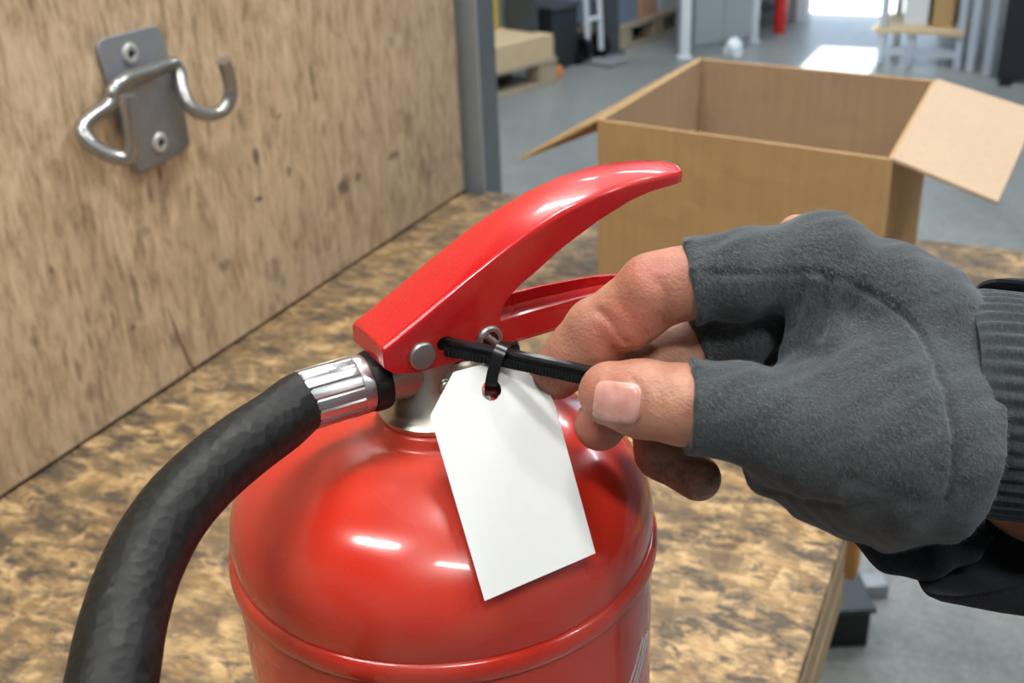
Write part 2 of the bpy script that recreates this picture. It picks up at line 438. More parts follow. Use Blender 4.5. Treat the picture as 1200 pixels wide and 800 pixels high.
# lamps' housings
for i, (x, y, sx, sy) in enumerate(LAMPS):
    e = empty('ceiling_light', (x, y, CEIL), 'white strip light under the grey ceiling, out of frame above', 'lamp', 'strip lights on the ceiling')
    MB().box((x-sx/2-0.03, y-sy/2-0.03, CEIL-0.085), (x+sx/2+0.03, y+sy/2+0.03, CEIL)).build('housing', M_WHITE, e)

# ------------------------------------------------------------------ bench
be = empty('workbench', (-0.45, 0.6, FZ), 'worn chipboard workbench top covered in stains, under the fire extinguisher', 'workbench')
BY0, BY1 = -0.5, 1.524; BX0, BX1 = WX-0.03, -0.088; BIN = 1.06
top = [(BX0, BY0), (BX1, BY0), (BX1, BIN), (0.9, BIN), (0.9, BY1), (-0.776, BY1), (-0.776, 1.506), (BX0, 1.506)]
MB().prism([(x, y, -0.018) for x, y in top], (0, 0, 0.018)).build('worktop', M_OSB, be, bevel=0.0015)
und = [(BX0, BY0), (BX1-0.003, BY0), (BX1-0.003, BIN+0.003), (0.9, BIN+0.003), (0.9, BY1-0.003), (-0.773, BY1-0.003), (-0.773, 1.504), (BX0, 1.504)]
MB().prism([(x, y, -0.034) for x, y in und], (0, 0, 0.0155)).build('under_board', M_EDGE, be)
MB().box((BX1-0.024, BY0, -0.072), (BX1-0.0015, 0.85, -0.0345)).build('side_rail', M_EDGE, be, bevel=0.0015)
MB().box((BX1-0.024, BY0, -0.112), (BX1-0.0005, 0.85, -0.0735)).build('side_rail', M_EDGE, be, bevel=0.0015)
MB().box((BX1-0.05, 0.852, -0.085), (BX1+0.008, 0.88, -0.0345)).build('support_block', plain('orange_wood', (168, 118, 66), 0.7, var=0.2), be, bevel=0.002)
for x, y in ((-0.76, 0.0), (-0.17, 0.0), (-0.73, 1.46), (0.85, 1.46), (0.85, 1.12)):
    MB().box((x-0.03, y-0.03, FZ), (x+0.03, y+0.03, -0.0345)).build('leg', M_DSTEEL, be)
# dark strip that paints in the gap's shade at the foot of the panel
MB().box((WX-0.02, BY0, 0.0003), (WX-0.006, 1.50, 0.0058)).build('foot_gap_shade', plain('gap_shade', (40, 36, 32), 0.9), be)

# ------------------------------------------------------------------ steel post at the end of the panel
po = empty('steel_post', (-0.80, 1.56, FZ), 'grey steel angle post at the end of the plywood panel', 'post')
zt = 1.25
MB().box((-0.838, 1.528, FZ), (-0.780, 1.534, zt)).build('front_flange', M_STEEL, po, bevel=0.001)
MB().box((-0.786, 1.534, FZ), (-0.780, 1.592, zt)).build('side_flange', plain('post_side_shaded', (104, 112, 118), 0.4, 0.3, var=0.15), po, bevel=0.001)  # darker copy of the post grey: the side's shade is painted in
MB().box((-0.83, 1.507, FZ), (-0.815, 1.5275, zt)).build('post_gap_shade', M_BLACK, po)  # black strip painted in for the shade of the gap beside the post

# ------------------------------------------------------------------ fire extinguisher
EA = np.array([-0.1675, 0.2834, 0.0])
_an = math.radians(34.7)
eu = np.array([math.sin(_an), math.cos(_an), 0]); ev = np.array([math.cos(_an), -math.sin(_an), 0])
def W(a, b, z): return EA + eu*a + ev*b + UP*z
def pb(x, y, b):
    q = on_plane(x, y, ev, EA + ev*b) - EA
    return q @ eu, q[2]
ex = empty('fire_extinguisher', tuple(EA), 'red fire extinguisher with a black hose, standing on the chipboard bench', 'fire extinguisher')
prof = [(0.001, 0.004), (0.060, 0.001), (0.070, 0.003), (0.0738, 0.010), (0.0738, 0.040), (0.0738, 0.318)]
for k in range(9):                    # rolled bead
    a = math.pi * k / 8
    prof.append((0.0736 + 0.0021*math.sin(a), 0.3270 - 0.0042*math.cos(a)))
prof += [(0.0738, 0.3320)]
z0, z1, r1 = 0.3370, 0.3735, 0.0225
for k in range(0, 25):
    a = math.pi/2 * k / 24
    prof.append((r1 + (0.0738 - r1) * math.cos(a)**0.92 if k < 24 else r1, z0 + (z1 - 0.0015 - z0) * math.sin(a)))
prof += [(0.0215, 0.3726), (0.0206, 0.3740), (0.0203, 0.3755), (0.0195, 0.3764), (0.001, 0.3764)]
MB().lathe(prof, EA, 128).build('cylinder_body', M_RED, ex, smooth=50)
# valve body: flange, cone, outlet boss
vb = MB()
vb.lathe([(0.001, 0.3764), (0.0186, 0.3764), (0.0191, 0.3772), (0.0190, 0.3786), (0.0182, 0.3792), (0.0176, 0.3796), (0.0150, 0.3835), (0.0122, 0.3885), (0.0112, 0.394), (0.0108, 0.4005), (0.001, 0.4005)], EA, 64)
AXu = (ev, UP, -eu)
vb.lathe([(0.001, 0.0), (0.0088, 0.0), (0.0086, 0.012), (0.0080, 0.0150), (0.0080, 0.0176), (0.001, 0.0176)], W(0, 0, 0.3938), 40, AXu)
vo = vb.build('valve', M_VALVE, ex, smooth=45)
wv = MB()
for a0, r0 in ((0.004, 0.0),):
    wv.lathe([(0.001, -0.010), (0.006, -0.0095), (0.009, -0.006), (0.0098, 0.0), (0.009, 0.006), (0.006, 0.0095), (0.001, 0.010)], W(0.006, 0, 0.392), 40, (eu, UP*0.8, ev*1.25))
wv.lathe([(0.0004, 0.0), (0.0024, 0.0), (0.0028, 0.0012), (0.0020, 0.0024), (0.0004, 0.0028)], W(-0.001, 0.0105, 0.3905), 24, (eu, UP, ev))
wv.build('valve_boss', M_VALVE, vo, smooth=60)
# hose fittings
hc = W(0, 0, 0.3938)
MB().lathe([(0.0085, 0.0176), (0.0097, 0.0178), (0.0101, 0.0190), (0.0101, 0.0222), (0.0097, 0.0236), (0.0085, 0.0237)], hc, 48, AXu).build('hose_seal', M_RUB, ex, smooth=40)
def crimp(k, h): return 1.0 if k % 6 not in (0,) else 0.955
MB().lathe([(0.0080, 0.0236), (0.0094, 0.0237), (0.0097, 0.0246), (0.0097, 0.0275)], hc, 60, AXu).build('ferrule_collar', M_ALU, ex, smooth=35)
MB().lathe([(0.0080, 0.0274), (0.0096, 0.0275), (0.0098, 0.0280), (0.0098, 0.0446), (0.0095, 0.0452), (0.0080, 0.0452)], hc, 96, AXu, crimp).build('ferrule', M_ALU, ex, smooth=25)
hp = [W(-0.036, 0, 0.3938), W(-0.0452, 0, 0.3936)]; hr = [0.0090, 0.0096]
for k_, (x, y) in enumerate(((325, 494), (285, 522), (239, 560), (200, 604), (168, 660), (146, 724), (132, 795))):
    hp.append(P(x, y, 0.3478 - 0.0095*(k_+1) - 0.0006*k_*k_*0.2)); hr.append(0.0097 + 0.00024*(k_+1))
last = hp[-1]; dirn = hp[-1] - hp[-2]; dirn /= np.linalg.norm(dirn)
bot = W(-0.092, 0.015, 0.10)
hp += [last + dirn*0.035 + UP*-0.003, last + dirn*0.055 - UP*0.025 - eu*-0.004, (last + dirn*0.05)*0.4 + bot*0.6 + UP*0.02, bot + UP*0.03, bot]; hr += [0.0112, 0.0110, 0.0108, 0.0106, 0.0105]
cp = catmull(hp, 10); cr = [float(x) for x in np.interp(np.linspace(0, len(hp)-1, len(cp)), range(len(hp)), hr)]
MB().tube(cp, cr, 40).build('hose', M_RUB, ex, smooth=60)
MB().lathe([(0.0085, -0.09), (0.0105, -0.09), (0.012, -0.04), (0.0125, 0.0), (0.0110, 0.012), (0.0080, 0.012)], bot, 32).build('nozzle', M_BLACK, ex, smooth=40)
MB().box((-0.004, -0.013, -0.01), (0.016, 0.013, 0.01), Matrix.Translation(tuple(bot)) @ Matrix.Rotation(math.atan2(eu[1], eu[0]), 4, 'Z')).build('hose_clip', M_BLACK, ex, bevel=0.001)

# lever: folded sheet channel
LA = [-0.0212, -0.018, -0.011, 0.0, 0.008, 0.0195, 0.0197, 0.0203, 0.0216, 0.024, 0.028, 0.033, 0.045, 0.058, 0.071, 0.080, 0.088, 0.094, 0.0972]
_pc = np.polyfit([-0.0212, -0.018, -0.005, 0.008, 0.021, 0.032, 0.044, 0.058, 0.072, 0.084, 0.094], [0.4105, 0.4122, 0.4190, 0.4257, 0.4322, 0.4370, 0.4412, 0.4442, 0.4454, 0.4452, 0.4442], 4)
ZT = np.polyval(_pc, LA)
ZB = [0.4030, 0.4005, 0.3990, 0.3988, 0.3988, 0.3990, 0.4082, 0.4118, 0.4145, 0.4168, 0.4196, 0.4222, 0.4290, 0.4346, 0.4388, 0.4402, 0.4402, 0.4398, 0.4396]
WH = np.interp(LA, [-0.03, 0.05, 0.075, 0.088, 0.094, 0.0972], [0.0124, 0.0124, 0.0118, 0.0104, 0.0090, 0.0070])
def chan(a, w, zt, zb, t=0.0018, rc=0.0020, crown=0.0008):
    rc = min(rc, (zt-zb)*0.6, w*0.5); o = []
    o.append((w, zb))
    for k in range(6):
        th = math.pi/2 * k/5; o.append((w-rc+rc*math.cos(th), zt-rc+rc*math.sin(th)))
    for b in (0.5, 0.0, -0.5): o.append((w*b, zt + crown*(1-b*b)))
    for k in range(6):
        th = math.pi/2 * k/5; o.append((-(w-rc)-rc*math.sin(th), zt-rc+rc*math.cos(th)))
    o.append((-w, zb))
    wi = max(w-t, 0.001); zi = max(zt-t, zb+0.0004)
    i = [(-wi, zb), (-wi, zi), (0, zi+0.0002), (wi, zi), (wi, zb)]
    return [W(a, b, z) for b, z in o + i]
rings = [chan(a, w, zt_, zb_) for a, w, zt_, zb_ in zip(LA, WH, ZT, ZB)]
lv = MB(); lv.loft(rings)
def fullring(a, w, zt_, zb_):
    r = chan(a, w, zt_, zb_)[:-5]; return r
_z = lambda a: float(np.polyval(_pc, a))
lv.loft([fullring(-0.0218, 0.0119, _z(-0.0212)-0.0006, 0.4036), fullring(-0.0212, 0.0124, _z(-0.0212), 0.4030), fullring(-0.0192, 0.0123, _z(-0.0192)-0.0001, 0.4016)])
lv.loft([fullring(0.0925, 0.0094, 0.4444, 0.4400), fullring(0.0972, 0.0070, 0.4436, 0.4398), fullring(0.0990, 0.0048, 0.4430, 0.4402), fullring(0.0997, 0.0022, 0.4424, 0.4408)])
lev = lv.build('lever', M_REDL, ex, smooth=32)
# carry handle: open channel below the lever
cr_ = []
for a, w1, w2, zt_, zb_ in ((0.0196, 0.0124, 0.0124, 0.4086, 0.3990), (0.030, 0.0124, 0.0122, 0.4090, 0.3986), (0.050, 0.0122, 0.0116, 0.4088, 0.3986), (0.070, 0.0116, 0.0108, 0.4076, 0.3980), (0.086, 0.0106, 0.0098, 0.4052, 0.3966), (0.094, 0.0090, 0.0084, 0.4030, 0.3956)):
    t = 0.0016; far = zt_-0.0030
    cr_.append([W(a, w1, zt_), W(a, w1, zb_+0.002), W(a, w1-0.0018, zb_), W(a, -w2+0.0018, zb_), W(a, -w2, zb_+0.002), W(a, -w2, far), W(a, -w2+t, far), W(a, -w2+t, zb_+0.0030), W(a, 0, zb_+0.0018), W(a, w1-t, zb_+0.0030), W(a, w1-t, zt_)])
MB().loft(cr_).build('carry_handle', M_REDL, ex, smooth=32)
def disc(name, a, z, r, b0, b1, mat, parent, hole=0.0):
    pr = [(max(hole, 0.0003), b0), (r, b0), (r, b1-0.0006), (r-0.0006, b1), (max(hole, 0.0003), b1)]
    if hole: pr.append((hole, b0))
    return MB().lathe(pr, W(a, 0, z), 36, (eu, UP, ev)).build(name, mat, parent, smooth=35)
a1, zb1 = pb(494, 416, 0.0125); disc('pivot_rivet', a1, zb1, 0.0046, -0.0135, 0.0142, M_BOLT, ex)
a2, zb2 = pb(573, 397, 0.0125)
disc('eyelet', a2, zb2, 0.0047, -0.0135, 0.0138, M_BOLT, ex, 0.0029)
disc('eyelet_core', a2, zb2, 0.0029, -0.012, 0.0127, plain('red_core', (130, 20, 24), 0.4), ex)
MB().tube([W(*p) for p in ((a2-0.0016, 0.0142, zb2+0.0022), (a2+0.0016, 0.0150, zb2-0.0014), (a2+0.0042, 0.0150, zb2-0.0040))], 0.0011, 12).build('safety_pin', M_BOLT, ex, smooth=40)
ah, zh = pb(522, 402, 0.0125)
MB().lathe([(0.0002, 0.0), (0.0030, 0.0), (0.0030, 0.0002), (0.0002, 0.0002)], W(ah, 0.01235, zh), 24, (eu, UP*0.75, ev)).build('tie_hole', M_BLACK, ex)
# printed white lines on the body, low right
def bodypt(deg, z, r=0.0740): return EA + np.array([math.cos(deg), math.sin(deg), 0])*r + UP*z
for k, off in enumerate((0.0, 0.0035, 0.0065)):
    pts = [bodypt(math.radians(-14 + s*2.0 + off*900), 0.281 + 0.0024*s - off*0.5) for s in range(9)]
    MB().strap(pts, 0.0010, 0.0003, UP).build('label_line', M_PAPER, ex)

# ------------------------------------------------------------------ tag and cable ties
def build_tag():
    out = [(568, 704), (698, 648), (651, 476), (640, 450), (612, 434), (584, 424), (556, 429), (531, 436), (504, 487)]
    def dep(x, y):
        s = (y-424)/280.0
        return 0.3492 - 0.0295*s + (x-600)*0.00006 - 0.0035*math.sin(min(max(s, 0), 1)*math.pi)*0.5
    hole = [(576 + 11.5*math.cos(-2*math.pi*k/24), 457 + 12.5*math.sin(-2*math.pi*k/24)) for k in range(24)]
    bm = bmesh.new()
    def loop(pts, sub):
        vs = []
        for i, p in enumerate(pts):
            q = pts[(i+1) % len(pts)]
            for k in range(sub): vs.append(bm.verts.new(((p[0]+(q[0]-p[0])*k/sub), (p[1]+(q[1]-p[1])*k/sub), 0)))
        return [bm.edges.new((vs[i], vs[(i+1) % len(vs)])) for i in range(len(vs))]
    e = loop(out, 8) + loop(hole, 1)
    bmesh.ops.triangle_fill(bm, edges=e, use_beauty=True)
    for _ in range(2):
        bmesh.ops.subdivide_edges(bm, edges=[g for g in bm.edges if g.calc_length() > 14], cuts=1)
        bmesh.ops.triangulate(bm, faces=bm.faces)
    for v in bm.verts: v.co = P(v.co.x, v.co.y, dep(v.co.x, v.co.y))
    bm.verts.index_update()
    vs = [np.array(v.co) for v in bm.verts]; fs = [tuple(v.index for v in f.verts) for f in bm.faces]
    bd = [(e_.verts[0].index, e_.verts[1].index) for e_ in bm.edges if e_.is_boundary]
    bm.free(); n = len(vs); mb = MB()
    mb.add(vs + [v + FW*0.0005 for v in vs], fs + [tuple(i + n for i in f[::-1]) for f in fs] + [(a, b, b+n, a+n) for a, b in bd])
    o = mb.build('inspection_tag', M_PAPER, smooth=40)
    return tag(o, 'blank white card tag hanging from a small black tie in front of the red cylinder', 'tag')
build_tag()
ct = empty('cable_tie', tuple(W(ah, 0.013, zh)), 'thick black ribbed cable tie threaded through the red lever and pinched by the fingers', 'cable tie')
tA = [W(ah, 0.004, zh), W(ah+0.0003, 0.0125, zh), P(531, 403, 0.3480), P(560, 408.5, 0.3468), P(600, 416, 0.3435), P(645, 425.5, 0.3385), P(688, 435, 0.3350), P(718, 442, 0.3335)]
cA = catmull(tA, 6)
wd_ = UC*0.8 - FW*0.6
MB().strap(cA, 0.0036, 0.0016, wd_).build('strap', M_TIE, ct, smooth=30)
low = [p - UC*0.0026 - RT*0.0004 for p in cA[8:]]
MB().strap([W(ah, 0.004, zh-0.001)] + [W(ah+0.0004, 0.0125, zh-0.0012)] + low, 0.0028, 0.0018, UC*0.9 - FW*0.35).build('strap', M_TIE, ct, smooth=30)
tb = MB(); acc = 0; lowc = catmull(low, 4)
for i in range(1, len(lowc)):
    acc += np.linalg.norm(lowc[i]-lowc[i-1])
    if acc > 0.0009:
        acc = 0
        T = lowc[i]-lowc[i-1]; T /= np.linalg.norm(T); Wd = UC - T*(UC@T); Wd /= np.linalg.norm(Wd); Nn = np.cross(T, Wd)
        if Nn @ FW > 0: Nn = -Nn
        tb.obox(lowc[i] + Nn*0.0009, T, Wd, Nn, (0.00024, 0.0012, 0.00035))
tag(tb.build('teeth', M_TIE, ct), kind='stuff')
# small loop through the tag hole and around the thick tie
lt = empty('cable_tie', tuple(P(585, 410, 0.351)), 'thin black loop tie joining the white tag to the thick cable tie', 'cable tie')
loop_pts = [P(575, 462, 0.3490), P(575, 453, 0.3450), P(577, 440, 0.3432), P(581, 425, 0.3425), P(586, 411, 0.3428), P(593, 403, 0.3450), P(601, 404, 0.3480), P(602, 418, 0.3510), P(594, 438, 0.3520), P(582, 456, 0.3510), P(575, 463, 0.3492)]
MB().strap(catmull(loop_pts, 6), 0.0037, 0.0010, RT).build('strap', M_TIE, lt, smooth=40)
MB().tube(catmull([P(596, 428, 0.3522), P(610, 438, 0.3515), P(630, 454, 0.3515)], 6), 0.0007, 8).build('tail', M_TIE, lt, smooth=40)

# ------------------------------------------------------------------ wall hook bracket
def WP(x, y, off): return on_plane(x, y, np.array([1., 0, 0]), (WX+off, 0, 0))
hk = empty('wall_hook', tuple(WP(165, 190, 0)), 'zinc double hook bracket screwed to the plywood panel', 'hook')
def rounded(poly, r, n=5):
    out = []; m_ = len(poly)
    for i in range(m_):
        p = np.asarray(poly[i], float); a = np.asarray(poly[i-1], float); b = np.asarray(poly[(i+1) % m_], float)
        da = (a-p)/np.linalg.norm(a-p); db = (b-p)/np.linalg.norm(b-p)
        for k in range(n+1):
            t = k/n; out.append((p+da*r)*(1-t)**2 + 2*p*t*(1-t) + (p+db*r)*t**2)
    return out
pl = [WP(108, 48, 0.0006), WP(185, 28, 0.0006), WP(222, 172, 0.0006), WP(157, 207, 0.0006)]
MB().prism(rounded(pl, 0.014), (0.0035, 0, 0)).build('back_plate', M_ZINC, hk, bevel=0.0008)
pl2 = [WP(130, 101, 0.016), WP(203, 75, 0.016), WP(221, 171, 0.010), WP(160, 204, 0.010)]
MB().prism(rounded(pl2, 0.009), (0.0035, 0, 0)).build('front_plate', plain('zinc_plate_worn', (152, 156, 162), 0.33, 0.55, var=0.22, nscale=50), hk, bevel=0.0008)
rod = [WP(150, 112, 0.058), WP(153, 140, 0.057), WP(156, 168, 0.055), WP(150, 184, 0.050), WP(132, 183, 0.040), WP(108, 170, 0.026), WP(96, 154, 0.017), WP(106, 138, 0.015), WP(128, 122, 0.016), WP(133, 106, 0.017), WP(148, 93, 0.018), WP(176, 83, 0.018), WP(200, 75, 0.018), WP(209, 83, 0.020), WP(213, 104, 0.028), WP(222, 124, 0.038), WP(240, 134, 0.046), WP(260, 130, 0.052), WP(270, 112, 0.056), WP(268, 90, 0.058), WP(262, 71, 0.060)]
MB().tube(catmull(rod, 6), 0.0072, 16).build('hook_rod', M_ROD, hk, smooth=50)
for (x, y, off) in ((152, 63, 0.0041), (187, 167, 0.0145)):
    c = WP(x, y, off); axx = (np.array([0, 1., 0]), UP, np.array([1., 0, 0]))
    s_ = MB().lathe([(0.0003, 0), (0.0105, 0), (0.0105, 0.0012), (0.0085, 0.0030), (0.0052, 0.0032), (0.0050, 0.0010), (0.0003, 0.0008)], c, 32, axx).build('screw', M_SCREW, hk, smooth=35)
    cc = MB().obox(c + np.array([0.0011, 0, 0]), *axx, (0.0045, 0.0012, 0.0006)).obox(c + np.array([0.0011, 0, 0]), *axx, (0.0012, 0.0045, 0.0006))
    cc.build('screw_recess', M_BLACK, s_)

# ------------------------------------------------------------------ cardboard box
bx_ = empty('cardboard_box', tuple(on_plane(870, 400, UP, (0, 0, 0))), 'open brown cardboard box with flaps spread, on the far end of the bench', 'box')
HB = 0.233
def onh(x, y, z=HB): return on_plane(x, y, UP, (0, 0, z))
FL, FRr, BR, BL = onh(700, 140), onh(1046, 187), onh(1098, 94), onh(820, 68)
def wall_(p, q, inward, name, mat):
    lo = np.array([0, 0, -HB + 0.0015])
    mb = MB(); mb.prism([p+lo, q+lo, q, p], inward)
    return mb.build(name, mat, bx_, bevel=0.0008)
cen = (FL+FRr+BR+BL)/4
def inw(p, q, t=0.0045):
    d = q-p; n = np.array([-d[1], d[0], 0]); n /= np.linalg.norm(n)
    return n*t if n @ (cen-p) > 0 else -n*t
for nm, p, q in (('front_panel', FL, FRr), ('side_panel', FRr, BR), ('back_panel', BR, BL), ('side_panel', BL, FL)):
    i_ = inw(p, q)
    w = wall_(p, q, i_, nm, M_CARD)
    lo = np.array([0, 0, -HB+0.003])
    lin = MB(); d = (q-p)/np.linalg.norm(q-p)*0.006
    lin.prism([p+i_+d+lo, q+i_-d+lo, q+i_-d-UP*0.001, p+i_+d-UP*0.001], i_*0.12)
    lin.build('liner', M_CARDIN, w)
MB().prism([FL+(0,0,-HB+0.001), FRr+(0,0,-HB+0.001), BR+(0,0,-HB+0.001), BL+(0,0,-HB+0.001)], (0, 0, 0.004)).build('bottom_panel', M_CARDIN, bx_)
def flap(p, q, r, s, name, mat, t=0.004, ridges=True):
    n = np.cross(q-p, s-p); n /= np.linalg.norm(n)
    if n[2] < 0: n = -n
    f = MB(); f.prism([p, q, r, s], -n*t)
    o = f.build(name, mat, bx_, bevel=0.0008)
    if ridges:
        for k in (0.30, 0.55, 0.8):
            a = p+(s-p)*0.02 + (q-p)*k; b = s-(s-p)*0.02 + (r-s)*(k-0) - (q-p)*0
            a = p + (q-p)*k + (s-p)*0.02; b = s + (r-s)*k - (s-p)*0.02
            hw = (q-p)*0.06
            MB().prism([a-hw, b-hw, b+hw, a+hw], n*0.00018).build('crease', mat, o)
    return o
# right flap, sloping down and outwards
d_ = UP*0.002
fr_o = on_plane(1170, 236, UP, (0, 0, 0.175)); fb_o = on_plane(1212, 133, UP, (0, 0, 0.175))
fr_o = P(1170, 236, np.dot(FRr-CAM, FW)*0.985); fb_o = P(1218, 130, np.dot(BR-CAM, FW)*0.985)
flap(FRr+d_, BR+d_, fb_o, fr_o, 'side_flap', M_FLAP, ridges=False)
# left flap hanging out to the left, seen edge-on
fl_o = P(609, 184, np.dot(FL-CAM, FW)*1.02); bl_o = P(728, 140, np.dot(BL-CAM, FW)*1.0)
flap(FL+d_, BL+d_, bl_o, fl_o, 'side_flap', M_CARD, ridges=False)

# ------------------------------------------------------------------ hand (signed distance fields meshed with surface nets)
DB = 0.333
def HP(x, y, d): return P(x, y, DB + d/1000.0)
def seg(G, a, b, ra, rb):
    ab = (b-a).astype(np.float32); L2 = float(ab@ab) + 1e-12
    t = np.clip(((G[0]-a[0])*ab[0] + (G[1]-a[1])*ab[1] + (G[2]-a[2])*ab[2])/L2, 0, 1)
    dx = G[0]-a[0]-t*ab[0]; dy = G[1]-a[1]-t*ab[1]; dz = G[2]-a[2]-t*ab[2]
    return np.sqrt(dx*dx+dy*dy+dz*dz) - (ra + (rb-ra)*t)
def smin(a, b, k):
    h = np.clip(0.5 + 0.5*(b-a)/k, 0, 1)
    return b + (a-b)*h - k*h*(1-h)
def chain(G, pts, k=0.003, grow=0.0):
    D = None
    for (p, q) in zip(pts[:-1], pts[1:]):
        d = seg(G, HP(*p[:3]), HP(*q[:3]), p[3]/1000+grow, q[3]/1000+grow)
        D = d if D is None else smin(D, d, k)
    return D
# (px, py, depth offset mm, radius mm)
META = [
    [(965, 306, 2, 12.0), (1060, 362, 4, 13.0), (1160, 438, 6, 13.0), (1260, 450, 6, 17)],
    [(950, 318, 18, 13.0), (1060, 390, 16, 14.5), (1170, 470, 12, 14.5), (1260, 480, 10, 18)],
    [(955, 385, 34, 12.0), (1060, 440, 28, 14.5), (1175, 505, 18, 14.5), (1260, 520, 12, 18)],
    [(975, 470, 42, 11.0), (1060, 510, 34, 15), (1180, 545, 18, 15), (1222, 572, 16, 16.5), (1260, 560, 10, 18)],
    [(935, 502, -8, 14.5), (1010, 512, -9, 17.5), (1090, 520, -5, 17.0), (1170, 495, 6, 14.0), (1260, 505, 8, 16)],
    [(1020, 470, -4, 19.0), (1080, 520, 0, 21.5), (1115, 538, 6, 16.5)],
    [(905, 552, 6, 6.5), (985, 560, 5, 10.0), (1050, 570, 8, 11.5), (1130, 570, 8, 10)],
]
INDEX = [(965, 306, 2, 12.0), (860, 322, -1, 11.2), (795, 333, -1, 10.8), (766, 340, 0, 11.0), (735, 366, 6, 10.2), (700, 386, 11, 9.9), (678, 412, 15, 9.5), (652, 437, 19, 8.5)]
MIDDLE = [(950, 318, 18, 12.0), (860, 390, 17, 10.5), (795, 422, 17, 10.0), (740, 446, 15, 9.0), (703, 498, 11, 8.0)]
RINGF = [(955, 385, 34, 11.5), (840, 440, 36, 10.0), (768, 480, 33, 9.4), (776, 530, 27, 8.6), (818, 560, 22, 7.4)]
LITTLE = [(975, 470, 42, 10.0), (892, 485, 46, 8.4), (880, 510, 40, 7.2), (910, 520, 30, 6.4)]
THUMB = [(1010, 512, -9, 17.0), (935, 500, -9, 14.2), (860, 482, -10, 12.3), (800, 474, -11, 11.6), (752, 467, -8, 11.3), (716, 461, -4.5, 9.7)]
def palm(G, grow, k):
    D = None
    for c in META:
        d = chain(G, c, k, grow); D = d if D is None else smin(D, d, k)
    return D
def surface_nets(F, o, h):
    ins = F < 0
    nx, ny, nz = F.shape
    c = np.zeros((nx-1, ny-1, nz-1), np.uint8)
    for i in (0, 1):
        for j in (0, 1):
            for k in (0, 1): c += ins[i:nx-1+i, j:ny-1+j, k:nz-1+k]
    act = np.argwhere((c > 0) & (c < 8))
    vi = -np.ones(c.shape, np.int32); vi[tuple(act.T)] = np.arange(len(act))
    acc = np.zeros((len(act), 3)); cnt = np.zeros(len(act))
    for ax in range(3):
        o1, o2 = [a for a in range(3) if a != ax]
        for s1 in (0, 1):
            for s2 in (0, 1):
                p = act.copy(); p[:, o1] += s1; p[:, o2] += s2
                q = p.copy(); q[:, ax] += 1
                fp = F[tuple(p.T)]; fq = F[tuple(q.T)]
                x = (fp < 0) != (fq < 0)
                t = fp[x]/(fp[x]-fq[x])
                pos = p[x].astype(float); pos[:, ax] += t
                acc[x] += pos; cnt[x] += 1
    V = np.asarray(o) + acc/cnt[:, None]*h
    quads = []
    for ax in range(3):
        o1, o2 = [(1, 2), (2, 0), (0, 1)][ax]
        sl = [slice(1, n-1) for n in F.shape]; sl[ax] = slice(0, F.shape[ax]-1)
        a = ins[tuple(sl)]
        sl2 = list(sl); sl2[ax] = slice(1, F.shape[ax]); b = ins[tuple(sl2)]
        off = np.array([1, 1, 1]); off[ax] = 0
        e = np.argwhere(a != b) + off
        if not len(e): continue
        d1 = np.zeros(3, int); d1[o1] = 1; d2 = np.zeros(3, int); d2[o2] = 1
        g = lambda z: vi[tuple(z.T)]
        q = np.stack([g(e-d1-d2), g(e-d2), g(e), g(e-d1)], 1)
        flip = ~ins[tuple(e.T)]
        q[flip] = q[flip][:, ::-1]
        quads.append(q)
    return V, np.concatenate(quads)
def grid_for(lo, hi, h):
    xs = [np.arange(l, u+h, h, dtype=np.float32) for l, u in zip(lo, hi)]
    return np.meshgrid(*xs, indexing='ij')
def mesh_np(name, V, Q, mat, parent, tint=None, relax=1):
    me = bpy.data.meshes.new(name)
    o = bpy.data.objects.new(name, me); COL.objects.link(o); o.parent = parent
    off = np.array(parent.location) if parent is not None else np.zeros(3)
    pp = parent
    while pp is not None and pp.parent is not None: pp = pp.parent; off = off + np.array(pp.location)
    # Laplacian relax (Taubin)
    E = np.concatenate([Q[:, [0, 1]], Q[:, [1, 2]], Q[:, [2, 3]], Q[:, [3, 0]]])
    for it in range(relax):
        for lam in (0.5, -0.52):
            S = np.zeros_like(V); n = np.zeros(len(V))
            np.add.at(S, E[:, 0], V[E[:, 1]]); np.add.at(n, E[:, 0], 1)
            np.add.at(S, E[:, 1], V[E[:, 0]]); np.add.at(n, E[:, 1], 1)
            V = V + lam*(S/np.maximum(n, 1)[:, None]-V)
    me.from_pydata((V-off).tolist(), [], Q.tolist())
    me.polygons.foreach_set('use_smooth', [True]*len(me.polygons))
    me.materials.append(mat)
    if tint is not None:
        a = me.color_attributes.new('tint', 'FLOAT_COLOR', 'POINT')
        a.data.foreach_set('color', np.concatenate([tint, np.ones((len(V), 4-tint.shape[1]))], 1).ravel().astype(np.float32))
    return o
pers = empty('person', tuple(HP(1230, 500, 10)), 'hand in a grey fingerless glove pinching a black cable tie, dark sleeve', 'person')
allp = [q for c in META + [INDEX, MIDDLE, RINGF, LITTLE, THUMB] for q in c]
pts = np.array([HP(*q[:3]) for q in allp])
lo = pts.min(0)-0.026; hi = pts.max(0)+0.026

